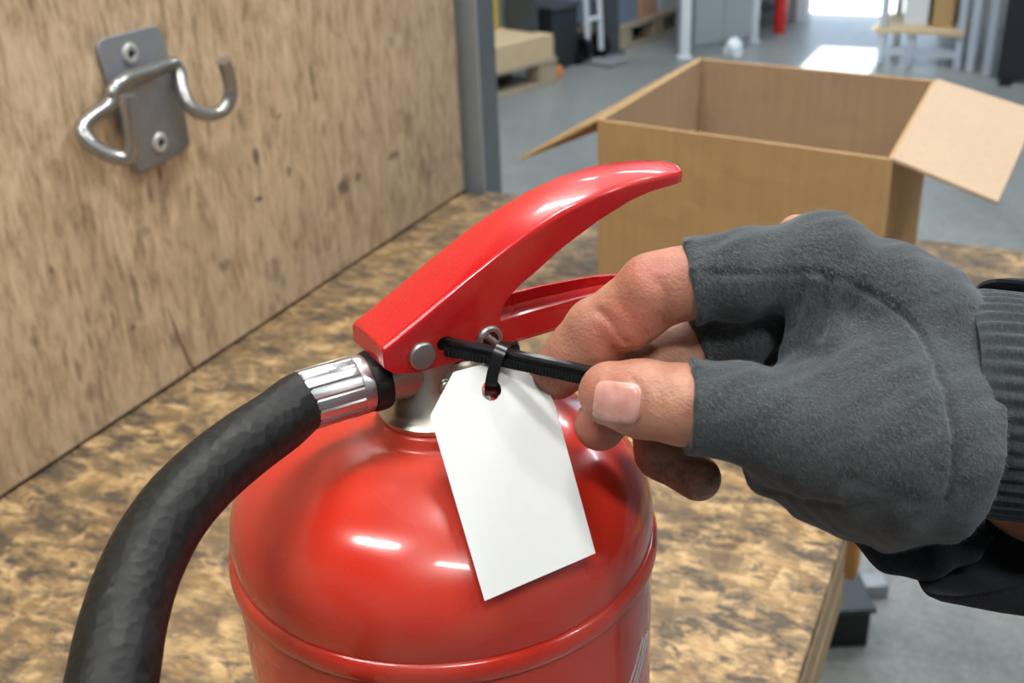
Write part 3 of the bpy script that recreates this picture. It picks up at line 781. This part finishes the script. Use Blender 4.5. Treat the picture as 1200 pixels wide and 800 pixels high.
def skin_sdf(G):
    D = palm(G, -0.0012, 0.010)
    for c in (INDEX, MIDDLE, RINGF, LITTLE, THUMB):
        D = smin(D, chain(G, c, 0.0025), 0.0030)
    D = smin(D, seg(G, HP(934, 275, 20), HP(962, 272, 20), 0.0065, 0.0055), 0.004)     # middle knuckle bump
    D = smin(D, seg(G, HP(738, 384, 1), HP(752, 372, 0), 0.0066, 0.0070), 0.004)        # pad folds of the index finger
    D = smin(D, seg(G, HP(702, 408, 9), HP(682, 425, 12), 0.0066, 0.0060), 0.004)
    for (p, q, r) in (((672, 348, -4), (722, 392, -5), 0.0011), ((722, 392, -6), (742, 410, -2), 0.0012), ((775, 318, -10), (800, 385, -10), 0.0010)):
        D = np.maximum(D, -seg(G, HP(*p), HP(*q), r, r)) if False else D
    return D
def glove_sdf(G):
    D = palm(G, 0.0012, 0.014)
    for c, n in ((INDEX, 3), (MIDDLE, 2), (RINGF, 2), (LITTLE, 1), (THUMB, 4)):
        D = smin(D, chain(G, c[:n+1], 0.004, 0.0016), 0.006)
    D = smin(D, seg(G, HP(952, 330, -8), HP(926, 412, -2), 0.0028, 0.0030), 0.008)    # cloth folds in the thumb web
    D = smin(D, seg(G, HP(978, 335, -9), HP(968, 392, -9), 0.0024, 0.0026), 0.008)
    D = smin(D, seg(G, HP(945, 580, 12), HP(1030, 618, 18), 0.0040, 0.0060), 0.012)     # lower hem fold
    def cut(D, a, ra, dirv, lim):
        n = dirv/np.linalg.norm(dirv); c0 = HP(*a)
        half = (G[0]-c0[0])*n[0] + (G[1]-c0[1])*n[1] + (G[2]-c0[2])*n[2]
        rr = np.sqrt((G[0]-c0[0])**2 + (G[1]-c0[1])**2 + (G[2]-c0[2])**2) - lim
        return np.maximum(D, -np.maximum(-half, rr))
    D = cut(D, (808, 335, 0), 0, HP(700, 352, 2)-HP(808, 335, 0), 0.026)
    D = cut(D, (818, 412, 17), 0, HP(700, 452, 17)-HP(818, 412, 17), 0.018)
    D = cut(D, (835, 440, 36), 0, HP(740, 480, 36)-HP(835, 440, 36), 0.020)
    D = cut(D, (806, 474, -11), 0, HP(700, 470, -11)-HP(806, 474, -11), 0.0260)
    # cloth stops short of the middle knuckle
    D = np.maximum(D, -seg(G, HP(928, 258, 21), HP(966, 256, 21), 0.0052, 0.0040))
    w = HP(1132, 475, 6); n = HP(1232, 488, 6)-w; n = n/np.linalg.norm(n)
    return np.maximum(D, (G[0]-w[0])*n[0] + (G[1]-w[1])*n[1] + (G[2]-w[2])*n[2])
h_ = 0.00105
G = grid_for(lo, hi, h_)
Fs = skin_sdf(G)
V, Q = surface_nets(Fs, lo, h_)
def nearw(V, p, r): return np.exp(-((V-HP(*p))**2).sum(1)/(r/1000)**2)
def polyd(V, pl):
    d = np.full(len(V), 1e9)
    for a, b in zip(pl[:-1], pl[1:]):
        ab = b-a; t = np.clip(((V-a)@ab)/(ab@ab+1e-12), 0, 1)
        d = np.minimum(d, np.linalg.norm(V-a-t[:, None]*ab, axis=1))
    return d
def march(sdf, x, y, t0=0.27, t1=0.42, n=260):
    ts = np.linspace(t0, t1, n); p = CAM + ray(x, y)[None, :]*ts[:, None]
    d = sdf([p[:, 0], p[:, 1], p[:, 2]])
    i = np.argmax(d < 0)
    if not (d < 0).any(): return None
    a, b = ts[max(i-1, 0)], ts[i]
    if i > 0: a = a + (b-a)*d[i-1]/(d[i-1]-d[i])
    return CAM + ray(x, y)*a
def normals(V, sdf):
    e = 0.0006; N = np.zeros_like(V)
    for k in range(3):
        o = np.zeros(3); o[k] = e
        A, B = V+o, V-o
        N[:, k] = sdf([A[:, 0], A[:, 1], A[:, 2]]) - sdf([B[:, 0], B[:, 1], B[:, 2]])
    return N/(np.linalg.norm(N, axis=1)[:, None]+1e-9)
Ns = normals(V, skin_sdf)
def groove(V, N, sdf, px, depth, width):
    pl = [march(sdf, x, y) for x, y in px]; pl = [p for p in pl if p is not None]
    if len(pl) < 2: return V
    pl = catmull(pl, 5); d = polyd(V, pl)
    return V - N*(depth/1000*np.exp(-(d/(width/1000))**2))[:, None]
SK = skin_sdf
V = groove(V, Ns, SK, [(700, 364), (713, 376), (722, 390), (732, 402)], 1.1, 1.3)
V = groove(V, Ns, SK, [(706, 362), (720, 374), (730, 386)], 0.35, 0.7)
V = groove(V, Ns, SK, [(772, 330), (779, 348), (781, 368), (778, 384)], 0.7, 1.4)
V = groove(V, Ns, SK, [(757, 318), (764, 338), (766, 356)], 0.25, 0.8)
V = groove(V, Ns, SK, [(727, 352), (738, 372), (742, 390)], 0.2, 0.7)
NAILPX = [(694, 487), (700, 494), (722, 499), (742, 498), (751, 490), (753, 470), (749, 452), (741, 444)]
V = groove(V, Ns, SK, NAILPX, 0.7, 1.0)
V = groove(V, Ns, SK, [(768, 450), (774, 466), (773, 482)], 0.3, 1.0)
V = groove(V, Ns, SK, [(781, 448), (788, 466), (786, 486)], 0.3, 1.0)
tint = np.zeros((len(V), 3))
for p, r in (((705, 395, -4), 10), ((735, 372, -6), 9), ((700, 460, -18), 9), ((655, 450, 5), 9), ((760, 320, -6), 10), ((703, 505, 8), 9)): tint[:, 0] = np.maximum(tint[:, 0], nearw(V, p, r))
for p, r, a in (((790, 555, 22), 16, 0.9), ((828, 566, 20), 12, 1.0), ((765, 515, 26), 10, 0.6), ((760, 300, -4), 9, 0.35), ((655, 385, -2), 9, 0.35), ((690, 440, -16), 7, 0.4), ((700, 425, -14), 6, 0.4)): tint[:, 1] = np.maximum(tint[:, 1], a*nearw(V, p, r))
hand = mesh_np('hand', V, Q, M_SKIN, pers, tint)
tag(hand, 'reddish bare fingers and wrist')
# thumb nail
t = NT('thumb_nail'); nn = t.noise(t.coord((200, 200, 200)), 1.0, 4)
M_NAIL = t.out(t.ramp(nn, [(0.3, srgb(212, 150, 138)), (0.7, srgb(230, 178, 166))]), 0.22, None, **{'Subsurface Weight': 0.1, 'Subsurface Scale': 0.2, 'Subsurface Radius': (0.004, 0.0015, 0.0008)})
nb = MB(); NU, NV = 16, 16; tv = []
c0, exx, eyy = np.array([722.0, 471.0]), np.array([28.0, 3.5]), np.array([-3.0, 25.5])
for j in range(NV+1):
    for i in range(NU+1):
        a, b = i/NU*2-1, j/NV*2-1
        q = 4.5
        s_ = max(abs(a), abs(b)); nrm = (abs(a)**q + abs(b)**q)**(1/q) if s_ > 0 else 1
        k = s_/nrm if nrm > 0 else 1
        x, y = c0 + exx*a*k + eyy*b*k
        p = march(SK, x, y)
        if p is None: p = HP(x, y, -20)
        edge = max(abs(a), abs(b))
        nrmv = normals(p[None, :], SK)[0]
        tv.append(p + nrmv*(0.00045 - 0.0008*max(0, edge-0.85)/0.15))
nb.add(tv, [(j*(NU+1)+i, j*(NU+1)+i+1, (j+1)*(NU+1)+i+1, (j+1)*(NU+1)+i) for j in range(NV) for i in range(NU)])
na = nb.build('thumb_nail', M_NAIL, hand, smooth=80)
# glove
Fg = glove_sdf(G)
Vg, Qg = surface_nets(Fg, lo, h_)
Ng = normals(Vg, glove_sdf)
GS = glove_sdf
SEAM = [(822, 318), (870, 321), (920, 320), (965, 320), (1010, 338), (1055, 366), (1085, 402), (1105, 445), (1117, 490), (1120, 540), (1110, 590)]
Vg = groove(Vg, Ng, GS, SEAM[:4], 1.0, 1.05)
Vg = groove(Vg, Ng, GS, SEAM[3:], 1.7, 1.05)
Vg = groove(Vg, Ng, GS, [(990, 560), (1040, 575), (1090, 585), (1130, 570)], 0.9, 2.2)
Vg = groove(Vg, Ng, GS, [(900, 575), (960, 590), (1020, 592), (1070, 588)], 0.8, 2.0)
Vg = groove(Vg, Ng, GS, [(972, 330), (968, 350), (966, 372), (960, 392)], 2.6, 2.0)
Vg = groove(Vg, Ng, GS, [(944, 334), (936, 358), (926, 384)], 1.8, 1.8)
rng = np.random.RandomState(3)
wob = sum(np.sin(Vg@rng.randn(3)*f + rng.rand()*6)*a for f, a in ((160, .00030), (210, .00028), (330, .00018), (420, .00014), (620, .00008)))
Vg = Vg + Ng*wob[:, None]
glove = mesh_np('glove', Vg, Qg, M_GLOVE, pers)
tag(glove, 'grey fleece fingerless glove')
# short fleece fibres standing off the cloth
Ngl = normals(Vg, glove_sdf)
nf = 90000
idx = rng.randint(0, len(Vg), nf)
vis = ((CAM[None, :]-Vg[idx])*Ngl[idx]).sum(1) > -0.05
idx = idx[vis]; nf = len(idx)
b_ = Vg[idx] + (rng.rand(nf, 3)-0.5)*0.0011; n_ = Ngl[idx]
comb = RT*0.75 - UC*0.65 + FW*0.1
tg = comb[None, :] + rng.randn(nf, 3)*0.38
tg = tg - n_*(tg*n_).sum(1)[:, None]; tg /= np.linalg.norm(tg, axis=1)[:, None]
ln = (0.0009 + 0.0014*rng.rand(nf))[:, None]
tip = b_ + tg*ln + n_*(0.00012 + 0.0004*rng.rand(nf))[:, None]
sd_ = np.cross(tg, n_)*0.000045
fv = np.stack([b_+sd_, b_-sd_, tip], 1).reshape(-1, 3)
fm = bpy.data.meshes.new('fleece_fibres')
fm.from_pydata((fv-np.array(pers.location)).tolist(), [], np.arange(len(fv)).reshape(-1, 3).tolist())
fm.materials.append(plain('fibre', (108, 114, 116), 0.9, var=0.3, nscale=500))
fo = bpy.data.objects.new('fleece_fibres', fm); COL.objects.link(fo); fo.parent = glove
tag(fo, kind='stuff')
# ribbed cuff
ax0 = HP(1150, 480, 8); ax1 = HP(1262, 492, 8); axd = (ax1-ax0)/np.linalg.norm(ax1-ax0)
e_v = -UC - axd*((-UC)@axd); e_v /= np.linalg.norm(e_v); e_d = np.cross(axd, e_v)
def tube_ring(c, rv, rd, nrib=0, amp=0.0, n=240, slant=0.0, low=0.0):
    return [c + e_v*math.cos(2*math.pi*k/n)*(rv*(1+amp*math.cos(nrib*2*math.pi*k/n))) + e_d*math.sin(2*math.pi*k/n)*(rd*(1+amp*math.cos(nrib*2*math.pi*k/n))) for k in range(n)]
cf = []
for s, rv, rd, am in ((0.0, 0.0325, 0.0290, 0.0), (0.004, 0.0338, 0.0308, 0.012), (0.010, 0.0343, 0.0318, 0.024), (0.018, 0.0343, 0.0318, 0.024), (0.028, 0.0343, 0.0318, 0.024), (0.0385, 0.0342, 0.0316, 0.018), (0.039, 0.0315, 0.0290, 0.0)):
    cf.append(tube_ring(HP(1102, 467, 8) + axd*s, rv, rd, 46, am))
MB().loft(cf, caps=False).build('cuff', M_CUFF, glove, smooth=70)
# dark strap of the glove hanging under the heel of the hand
def flap_sdf(G):
    D = chain(G, [(1005, 622, 20, 3.5), (1045, 644, 22, 6.4), (1085, 652, 22, 6.4), (1130, 640, 24, 4.5), (1160, 618, 28, 3.0)], 0.006)
    return smin(D, chain(G, [(1040, 610, 22, 7), (1120, 605, 24, 7)], 0.006), 0.008)
lo2 = np.minimum(HP(990, 560, 0), HP(1210, 690, 40))-0.02; hi2 = np.maximum(HP(990, 560, 0), HP(1210, 690, 40))+0.02
G2 = grid_for(lo2, hi2, 0.0012)
V2, Q2 = surface_nets(flap_sdf(G2), lo2, 0.0012)
strap = mesh_np('wrist_strap', V2, Q2, M_SLEEVE, glove)
tag(strap, 'black cloth strap below the wrist')
# sleeve with slanted opening
sv = []
sc = HP(1150, 512, 14)
for s, rr in ((0.0, 1.0), (0.004, 1.02), (0.02, 1.03), (0.06, 1.06), (0.12, 1.1), (0.12, 1.04), (0.06, 1.0), (0.02, 0.97), (0.004, 0.965), (0.0, 0.98)):
    ring = []
    for k in range(120):
        th = 2*math.pi*k/120
        w = 0.0012*math.sin(3*th+s*50) + 0.0008*math.sin(7*th+2)
        p = sc + axd*s + e_v*math.cos(th)*(0.0505*rr+w) + e_d*math.sin(th)*(0.040*rr+w)
        near = max(0.0, -((p-sc)@FW)/0.040)
        lowr = max(0.0, math.cos(th))
        p = p + axd*(0.040*near if s < 0.03 else 0.030*near) * (1 if s < 0.1 else 0) - axd*0.011*lowr*(1 if s < 0.1 else 0)
        ring.append(p)
    sv.append(ring)
sv.append(sv[0])
MB().loft(sv, caps=False).build('sleeve', M_SLEEVE, pers, smooth=70)

# ------------------------------------------------------------------ warehouse background
def frame2(p, q):                     # local frame with x along p->q on the floor, y away from the viewer
    d = (q-p); d[2] = 0; L = np.linalg.norm(d); d = d/L
    return d, np.array([-d[1], d[0], 0]), L
def pallet(p, dx, dy, L, D, label, group=None, boards=5):
    e = empty('pallet', tuple(p), label, 'pallet', group)
    c = lambda x, y, z: p + dx*x + dy*y + UP*z
    for k in range(3):
        y = (0.05, D/2, D-0.05)[k]
        MB().obox(c(L/2, y, 0.011), dx, dy, UP, (L/2, 0.05, 0.011)).build('bottom_board', M_WOOD, e, bevel=0.002)
        for x in (0.07, L/2, L-0.07):
            MB().obox(c(x, y, 0.061), dx, dy, UP, (0.07, 0.05, 0.039)).build('block', M_WOOD, e, bevel=0.002)
    for k in range(3):
        x = (0.07, L/2, L-0.07)[k]
        MB().obox(c(x, D/2, 0.111), dx, dy, UP, (0.07, D/2, 0.0105)).build('stringer_board', M_WOOD, e, bevel=0.002)
    for k in range(boards):
        y = 0.05 + (D-0.1)*k/(boards-1)
        MB().obox(c(L/2, y, 0.133), dx, dy, UP, (L/2, 0.055, 0.011)).build('deck_board', M_WOOD, e, bevel=0.002)
    return c
# left pallet: its long side runs towards the back; the near end is hidden by the post
pA, pB = floor_pt(577, 118), floor_pt(653, 97)
dx, dy, L = frame2(pA, pB)
p0 = pB - dx*1.2
c = pallet(p0, dx, dy, 1.2, 0.8, 'wooden pallet carrying pale boards, left of the aisle behind the post')
for k in range(4):
    o = MB().obox(c(0.6, 0.4, 0.145 + 0.0155 + k*0.031), dx, dy, UP, (0.59-0.004*(k % 2), 0.39, 0.015)).build('board', M_WOOD2, bevel=0.002)
    tag(o, 'pale %s sheet of board stacked on the left pallet' % ('lowest', 'second lowest', 'second highest', 'topmost')[k], 'board', 'boards stacked on the left pallet')
zst = 0.145 + 4*0.031 + 0.0005
def simplebox(c, x0, x1, y0, y1, z0, z1, name, mat, label, cat, dx, dy, lid=True):
    p = c((x0+x1)/2, (y0+y1)/2, z0)
    e = empty(name, tuple(p), label, cat)
    MB().obox(p + UP*(z1-z0)*0.5, dx, dy, UP, ((x1-x0)/2, (y1-y0)/2, (z1-z0)/2)).build('body', mat, e, bevel=0.004)
    if lid:
        MB().obox(p + UP*(z1-z0+0.006), dx, dy, UP, ((x1-x0)/2+0.004, (y1-y0)/2+0.004, 0.005)).build('lid', mat, e, bevel=0.003)
    return e
simplebox(c, 0.94, 1.19, 0.50, 0.76, zst, zst+0.22, 'carton', M_CARDIN, 'brown carton on the pale boards of the left pallet', 'carton', dx, dy)
simplebox(c, 1.06, 1.12, 0.36, 0.46, zst, zst+0.40, 'box', plain('yellow_plastic', (206, 178, 70), 0.5), 'yellow upright box on the pale boards', 'box', dx, dy)
simplebox(c, 1.14, 1.185, 0.12, 0.34, zst, zst+0.30, 'box', M_DSTEEL, 'dark grey box at the far end of the pale boards', 'box', dx, dy)
# black bin
pb_ = floor_pt(667, 80)
e = empty('waste_bin', tuple(pb_), 'tall black waste bin beyond the left pallet', 'bin')
dxa, dya, _ = frame2(floor_pt(650, 85), floor_pt(683, 76))
MB().obox(pb_ + dya*0.14 + UP*0.17, dxa, dya, UP, (0.11, 0.12, 0.165)).build('body', plain('bin_plastic', (38, 44, 50), 0.45), e, bevel=0.01)
MB().obox(pb_ + dya*0.14 + UP*0.345, dxa, dya, UP, (0.12, 0.13, 0.012)).build('lid', plain('bin_lid', (56, 62, 68), 0.4), e, bevel=0.006)
for s in (-1, 1):
    MB().lathe([(0.001, -0.015), (0.035, -0.015), (0.035, 0.015), (0.001, 0.015)], pb_ + dxa*s*0.10 + dya*0.02 + UP*0.036, 24, (dya, UP, dxa)).build('wheel', M_BLACK, e, smooth=40)
pc = floor_pt(640, 88)
tag(MB().lathe([(0.001, 0), (0.03, 0), (0.033, 0.05), (0.028, 0.06), (0.001, 0.06)], floor_pt(653, 90), 20).build('tape_roll', plain('orange_tape', (214, 132, 70), 0.5), smooth=40), 'orange roll on the floor in front of the black bin', 'roll')
# hand truck
ph = floor_pt(697, 72)
e = empty('hand_truck', tuple(ph), 'silver hand truck with a black wheel, in front of the dark column', 'hand truck')
for s in (-0.5, 0.5):
    MB().tube(catmull([ph + dxa*s*0.12 + UP*0.06, ph + dxa*s*0.12 + UP*0.5 - dxa*0.03, ph + dxa*s*0.12 + UP*1.0 - dxa*0.08], 6), 0.016, 12).build('frame_tube', M_WHITE, e, smooth=50)
    MB().lathe([(0.02, -0.02), (0.075, -0.02), (0.08, 0.0), (0.075, 0.02), (0.02, 0.02)], ph + dxa*s*0.17 + dya*0.03 + UP*0.081, 28, (dya, UP, dxa)).build('wheel', M_BLACK, e, smooth=40)
for z in (0.25, 0.55, 0.9):
    MB().tube([ph - dxa*(0.065 + z*0.06) + UP*z, ph + dxa*(0.065 - z*0.06) + UP*z], 0.012, 10).build('cross_bar', M_WHITE, e, smooth=50)
MB().obox(ph - dya*0.09 + UP*0.012, dxa, dya, UP, (0.10, 0.10, 0.006)).build('toe_plate', M_STEEL, e)
# columns
def column(px, py, wpx, name, label, mat, h=CEIL-FZ):
    p = floor_pt(px, py); w = wpx*np.dot(p-CAM, FW)/FPX/2
    e = empty(name, tuple(p), label, 'column')
    MB().obox(p + UP*h/2 + _az*w, _rt, _az, UP, (w, w*0.9, h/2)).build('shaft', mat, e, bevel=0.004)
    MB().obox(p + UP*0.006 + _az*w, _rt, _az, UP, (w*1.5, w*1.4, 0.006)).build('base_plate', mat, e)
column(712, 63, 27, 'steel_column', 'dark grey steel column between the two pallets', M_DSTEEL)
column(803, 69, 12, 'steel_column', 'narrow white column beside the grey cabinet', M_WHITE)
column(884, 50, 9, 'steel_column', 'thin pale column right of the grey cabinet', M_WHITE)
# far pallet with goods
pA, pB = floor_pt(727, 61), floor_pt(772, 44)
dx, dy, L = frame2(pA, pB)
c = pallet(pA, dx, dy, 1.0, 0.8, 'wooden pallet with mixed packages beyond the dark column', boards=5)
simplebox(c, 0.02, 0.30, 0.05, 0.5, 0.1455, 0.50, 'box', plain('blue_grey_box', (120, 136, 158), 0.6), 'blue grey box on the far pallet, nearest the dark column', 'box', dx, dy)
simplebox(c, 0.34, 0.56, 0.05, 0.5, 0.1455, 0.62, 'carton', plain('salmon_carton', (206, 160, 130), 0.7), 'salmon coloured carton on the far pallet', 'carton', dx, dy)
simplebox(c, 0.60, 0.96, 0.05, 0.5, 0.1455, 0.42, 'carton', M_WHITE, 'white carton on the far pallet', 'carton', dx, dy)
simplebox(c, 0.62, 0.94, 0.08, 0.45, 0.44, 0.54, 'box', plain('orange_red', (206, 92, 62), 0.5), 'orange red flat box lying on the white carton', 'box', dx, dy)
pbag = floor_pt(783, 46)
# grey cabinet
pA, pB = floor_pt(813, 66), floor_pt(880, 55)
dx, dy, L = frame2(pA, pB)
e = empty('cabinet', tuple((pA+pB)/2), 'tall light grey double door cabinet right of the white column', 'cabinet')
cc = lambda x, y, z: pA + dx*x + dy*y + UP*z
M_CAB = plain('cabinet_grey', (150, 158, 164), 0.5, var=0.08, nscale=4)
MB().obox(cc(L/2, 0.10, 0.9), dx, dy, UP, (L/2, 0.085, 0.9)).build('carcass', M_CAB, e, bevel=0.003)
for s in (0, 1):
    d = MB().obox(cc(L*(0.25+0.5*s), 0.007, 0.92), dx, dy, UP, (L*0.245, 0.007, 0.86)).build('door', M_CAB, e, bevel=0.003)
    MB().obox(cc(L*(0.46+0.08*s), -0.012, 0.95), dx, dy, UP, (0.008, 0.012, 0.07)).build('handle', M_BLACK, d, bevel=0.003)
# crumpled white bag in front of the cabinet
def blob(name, centre, r, mat, label, cat, sz=(1, 1, 1), seed=1, amp=0.16, cut=True):
    bm = bmesh.new(); bmesh.ops.create_icosphere(bm, subdivisions=4, radius=1)
    rs = np.random.RandomState(seed); fs = [(rs.randn(3)*2.6, rs.rand()*6) for _ in range(9)]
    for v in bm.verts:
        q = np.array(v.co); k = 1 + amp*sum(math.sin(q@f+ph_) for f, ph_ in fs)/3
        v.co = Vector((q[0]*r*sz[0]*k, q[1]*r*sz[1]*k, max(q[2]*r*sz[2]*k, -r*sz[2]*0.75) + r*sz[2]*0.75))
    me = bpy.data.meshes.new(name); bm.to_mesh(me); bm.free(); me.materials.append(mat)
    me.polygons.foreach_set('use_smooth', [True]*len(me.polygons))
    o = bpy.data.objects.new(name, me); COL.objects.link(o); o.location = centre
    return tag(o, label, cat)
blob('plastic_bag', tuple(floor_pt(859, 68)), 0.055, plain('bag_white', (232, 238, 244), 0.35), 'crumpled white plastic bag on the floor before the grey cabinet', 'bag', (1, 0.9, 1.15), 4)
# dark shelf with red cylinder
pA, pB = floor_pt(892, 46), floor_pt(945, 38)
dx, dy, L = frame2(pA, pB)
cc = lambda x, y, z: pA + dx*x + dy*y + UP*z
e = empty('shelf_unit', tuple(pA), 'dark steel shelf unit left of the bright doorway', 'shelf')
for x in (0.015, L-0.015):
    for y in (0.25, 0.48):
        MB().obox(cc(x, y, 0.8), dx, dy, UP, (0.015, 0.015, 0.8)).build('upright', M_DSTEEL, e)
for z in (0.12, 0.55, 1.0, 1.5):
    MB().obox(cc(L/2, 0.365, z), dx, dy, UP, (L/2, 0.12, 0.012)).build('shelf_board', M_DSTEEL, e)
MB().obox(cc(L/2, 0.49, 0.8), dx, dy, UP, (L/2, 0.004, 0.8)).build('back_panel', plain('navy_panel', (38, 48, 66), 0.5), e)
simplebox(cc, 0.04, 0.16, 0.28, 0.45, 0.1325, 0.34, 'box', M_DSTEEL, 'small dark box on the bottom shelf of the dark shelf unit', 'box', dx, dy)
e = empty('gas_cylinder', tuple(cc(L*0.62, 0.10, 0)), 'slim red gas cylinder standing before the dark shelf unit', 'cylinder')
MB().lathe([(0.001, 0), (0.038, 0), (0.04, 0.01), (0.04, 0.52), (0.03, 0.57), (0.014, 0.60), (0.001, 0.60)], cc(L*0.62, 0.10, 0), 28).build('body', plain('bright_red', (206, 44, 40), 0.35), e, smooth=50)
MB().lathe([(0.001, 0.60), (0.013, 0.60), (0.013, 0.64), (0.02, 0.645), (0.02, 0.66), (0.001, 0.66)], cc(L*0.62, 0.10, 0), 20).build('valve', M_ALU, e, smooth=40)
# right rack with board shelf
pA, pB = floor_pt(1026, 75), floor_pt(1118, 81)
dx, dy, L = frame2(pA, pB)
cc = lambda x, y, z: pA + dx*x + dy*y + UP*z
e = empty('storage_rack', tuple(pA), 'white framed storage rack with a pale board shelf, right of the doorway', 'rack')
M_RACK = plain('rack_grey', (178, 188, 200), 0.45, var=0.06)
for x in (0.02, L*0.42, L+0.01):
    MB().obox(cc(x, 0.02, 0.09 if x == L*0.42 else 0.75), dx, dy, UP, (0.02, 0.02, 0.085 if x == L*0.42 else 0.75)).build('leg', M_RACK, e, bevel=0.002)
for x in (0.02, L+0.01):
    MB().obox(cc(x, 0.45, 0.75), dx, dy, UP, (0.02, 0.02, 0.75)).build('leg', M_RACK, e, bevel=0.002)
MB().obox(cc(L/2, 0.02, 0.075), dx, dy, UP, (L/2, 0.015, 0.02)).build('rail', M_RACK, e)
MB().obox(cc(L/2, 0.235, 0.19), dx, dy, UP, (L/2+0.03, 0.25, 0.014)).build('shelf_board', M_WOOD2, e, bevel=0.002)
MB().obox(cc(L/2, 0.235, 0.60), dx, dy, UP, (L/2+0.03, 0.25, 0.014)).build('shelf_board', M_WOOD2, e, bevel=0.002)
simplebox(cc, L*0.25, L*0.56, 0.10, 0.40, 0.2045, 0.38, 'box', M_WHITE, 'white box on the pale shelf of the rack', 'box', dx, dy)
simplebox(cc, L*0.62, L*0.88, 0.10, 0.40, 0.2045, 0.36, 'carton', M_CARD, 'brown carton on the pale shelf of the rack', 'carton', dx, dy)
simplebox(cc, L*0.2, L*0.85, 0.08, 0.40, 0.6145, 0.80, 'crate', plain('blue_crate', (52, 74, 122), 0.5), 'blue crate on the upper shelf of the rack', 'crate', dx, dy)
for (px, py, nm, lab) in ((1136, 83, 'steel_upright', 'pale steel upright next to the storage rack'), (1156, 88, 'steel_upright', 'pale steel upright beside the black board')):
    p = floor_pt(px, py)
    tag(MB().obox(p + UP*0.75, dx, dy, UP, (0.022, 0.03, 0.75)).build(nm, M_RACK, bevel=0.002), lab, 'upright')
pA = floor_pt(1167, 96)
e = empty('panel_board', tuple(pA), 'tall black board standing at the far right', 'board')
MB().obox(pA + dx*0.30 + UP*0.75, dx, dy, UP, (0.30, 0.02, 0.73)).build('board', plain('black_board', (28, 32, 40), 0.5), e, bevel=0.003)
for s in (0.05, 0.55):
    MB().obox(pA + dx*s + dy*0.06 + UP*0.011, dx, dy, UP, (0.03, 0.15, 0.011)).build('foot', M_BLACK, e)
# black crate on the floor behind the bench's edge
pf = floor_pt(962, 760)
e = empty('crate', tuple(pf), 'low black crate with a grey rim on the floor under the bench edge', 'crate')
MB().obox(pf + _rt*(-0.06) + _az*0.06 + UP*0.04, _rt, _az, UP, (0.145, 0.06, 0.04)).build('body', M_BLACK, e, bevel=0.004)
MB().obox(pf + _rt*(-0.06) + _az*0.06 + UP*0.0855, _rt, _az, UP, (0.152, 0.066, 0.005)).build('rim', M_DSTEEL, e, bevel=0.002)
tag(MB().obox(floor_pt(1022, 694) + UP*0.016, _rt, _az, UP, (0.025, 0.02, 0.016)).build('metal_part', M_ZINC, bevel=0.004), 'small bright metal block on the floor by the black crate', 'block')
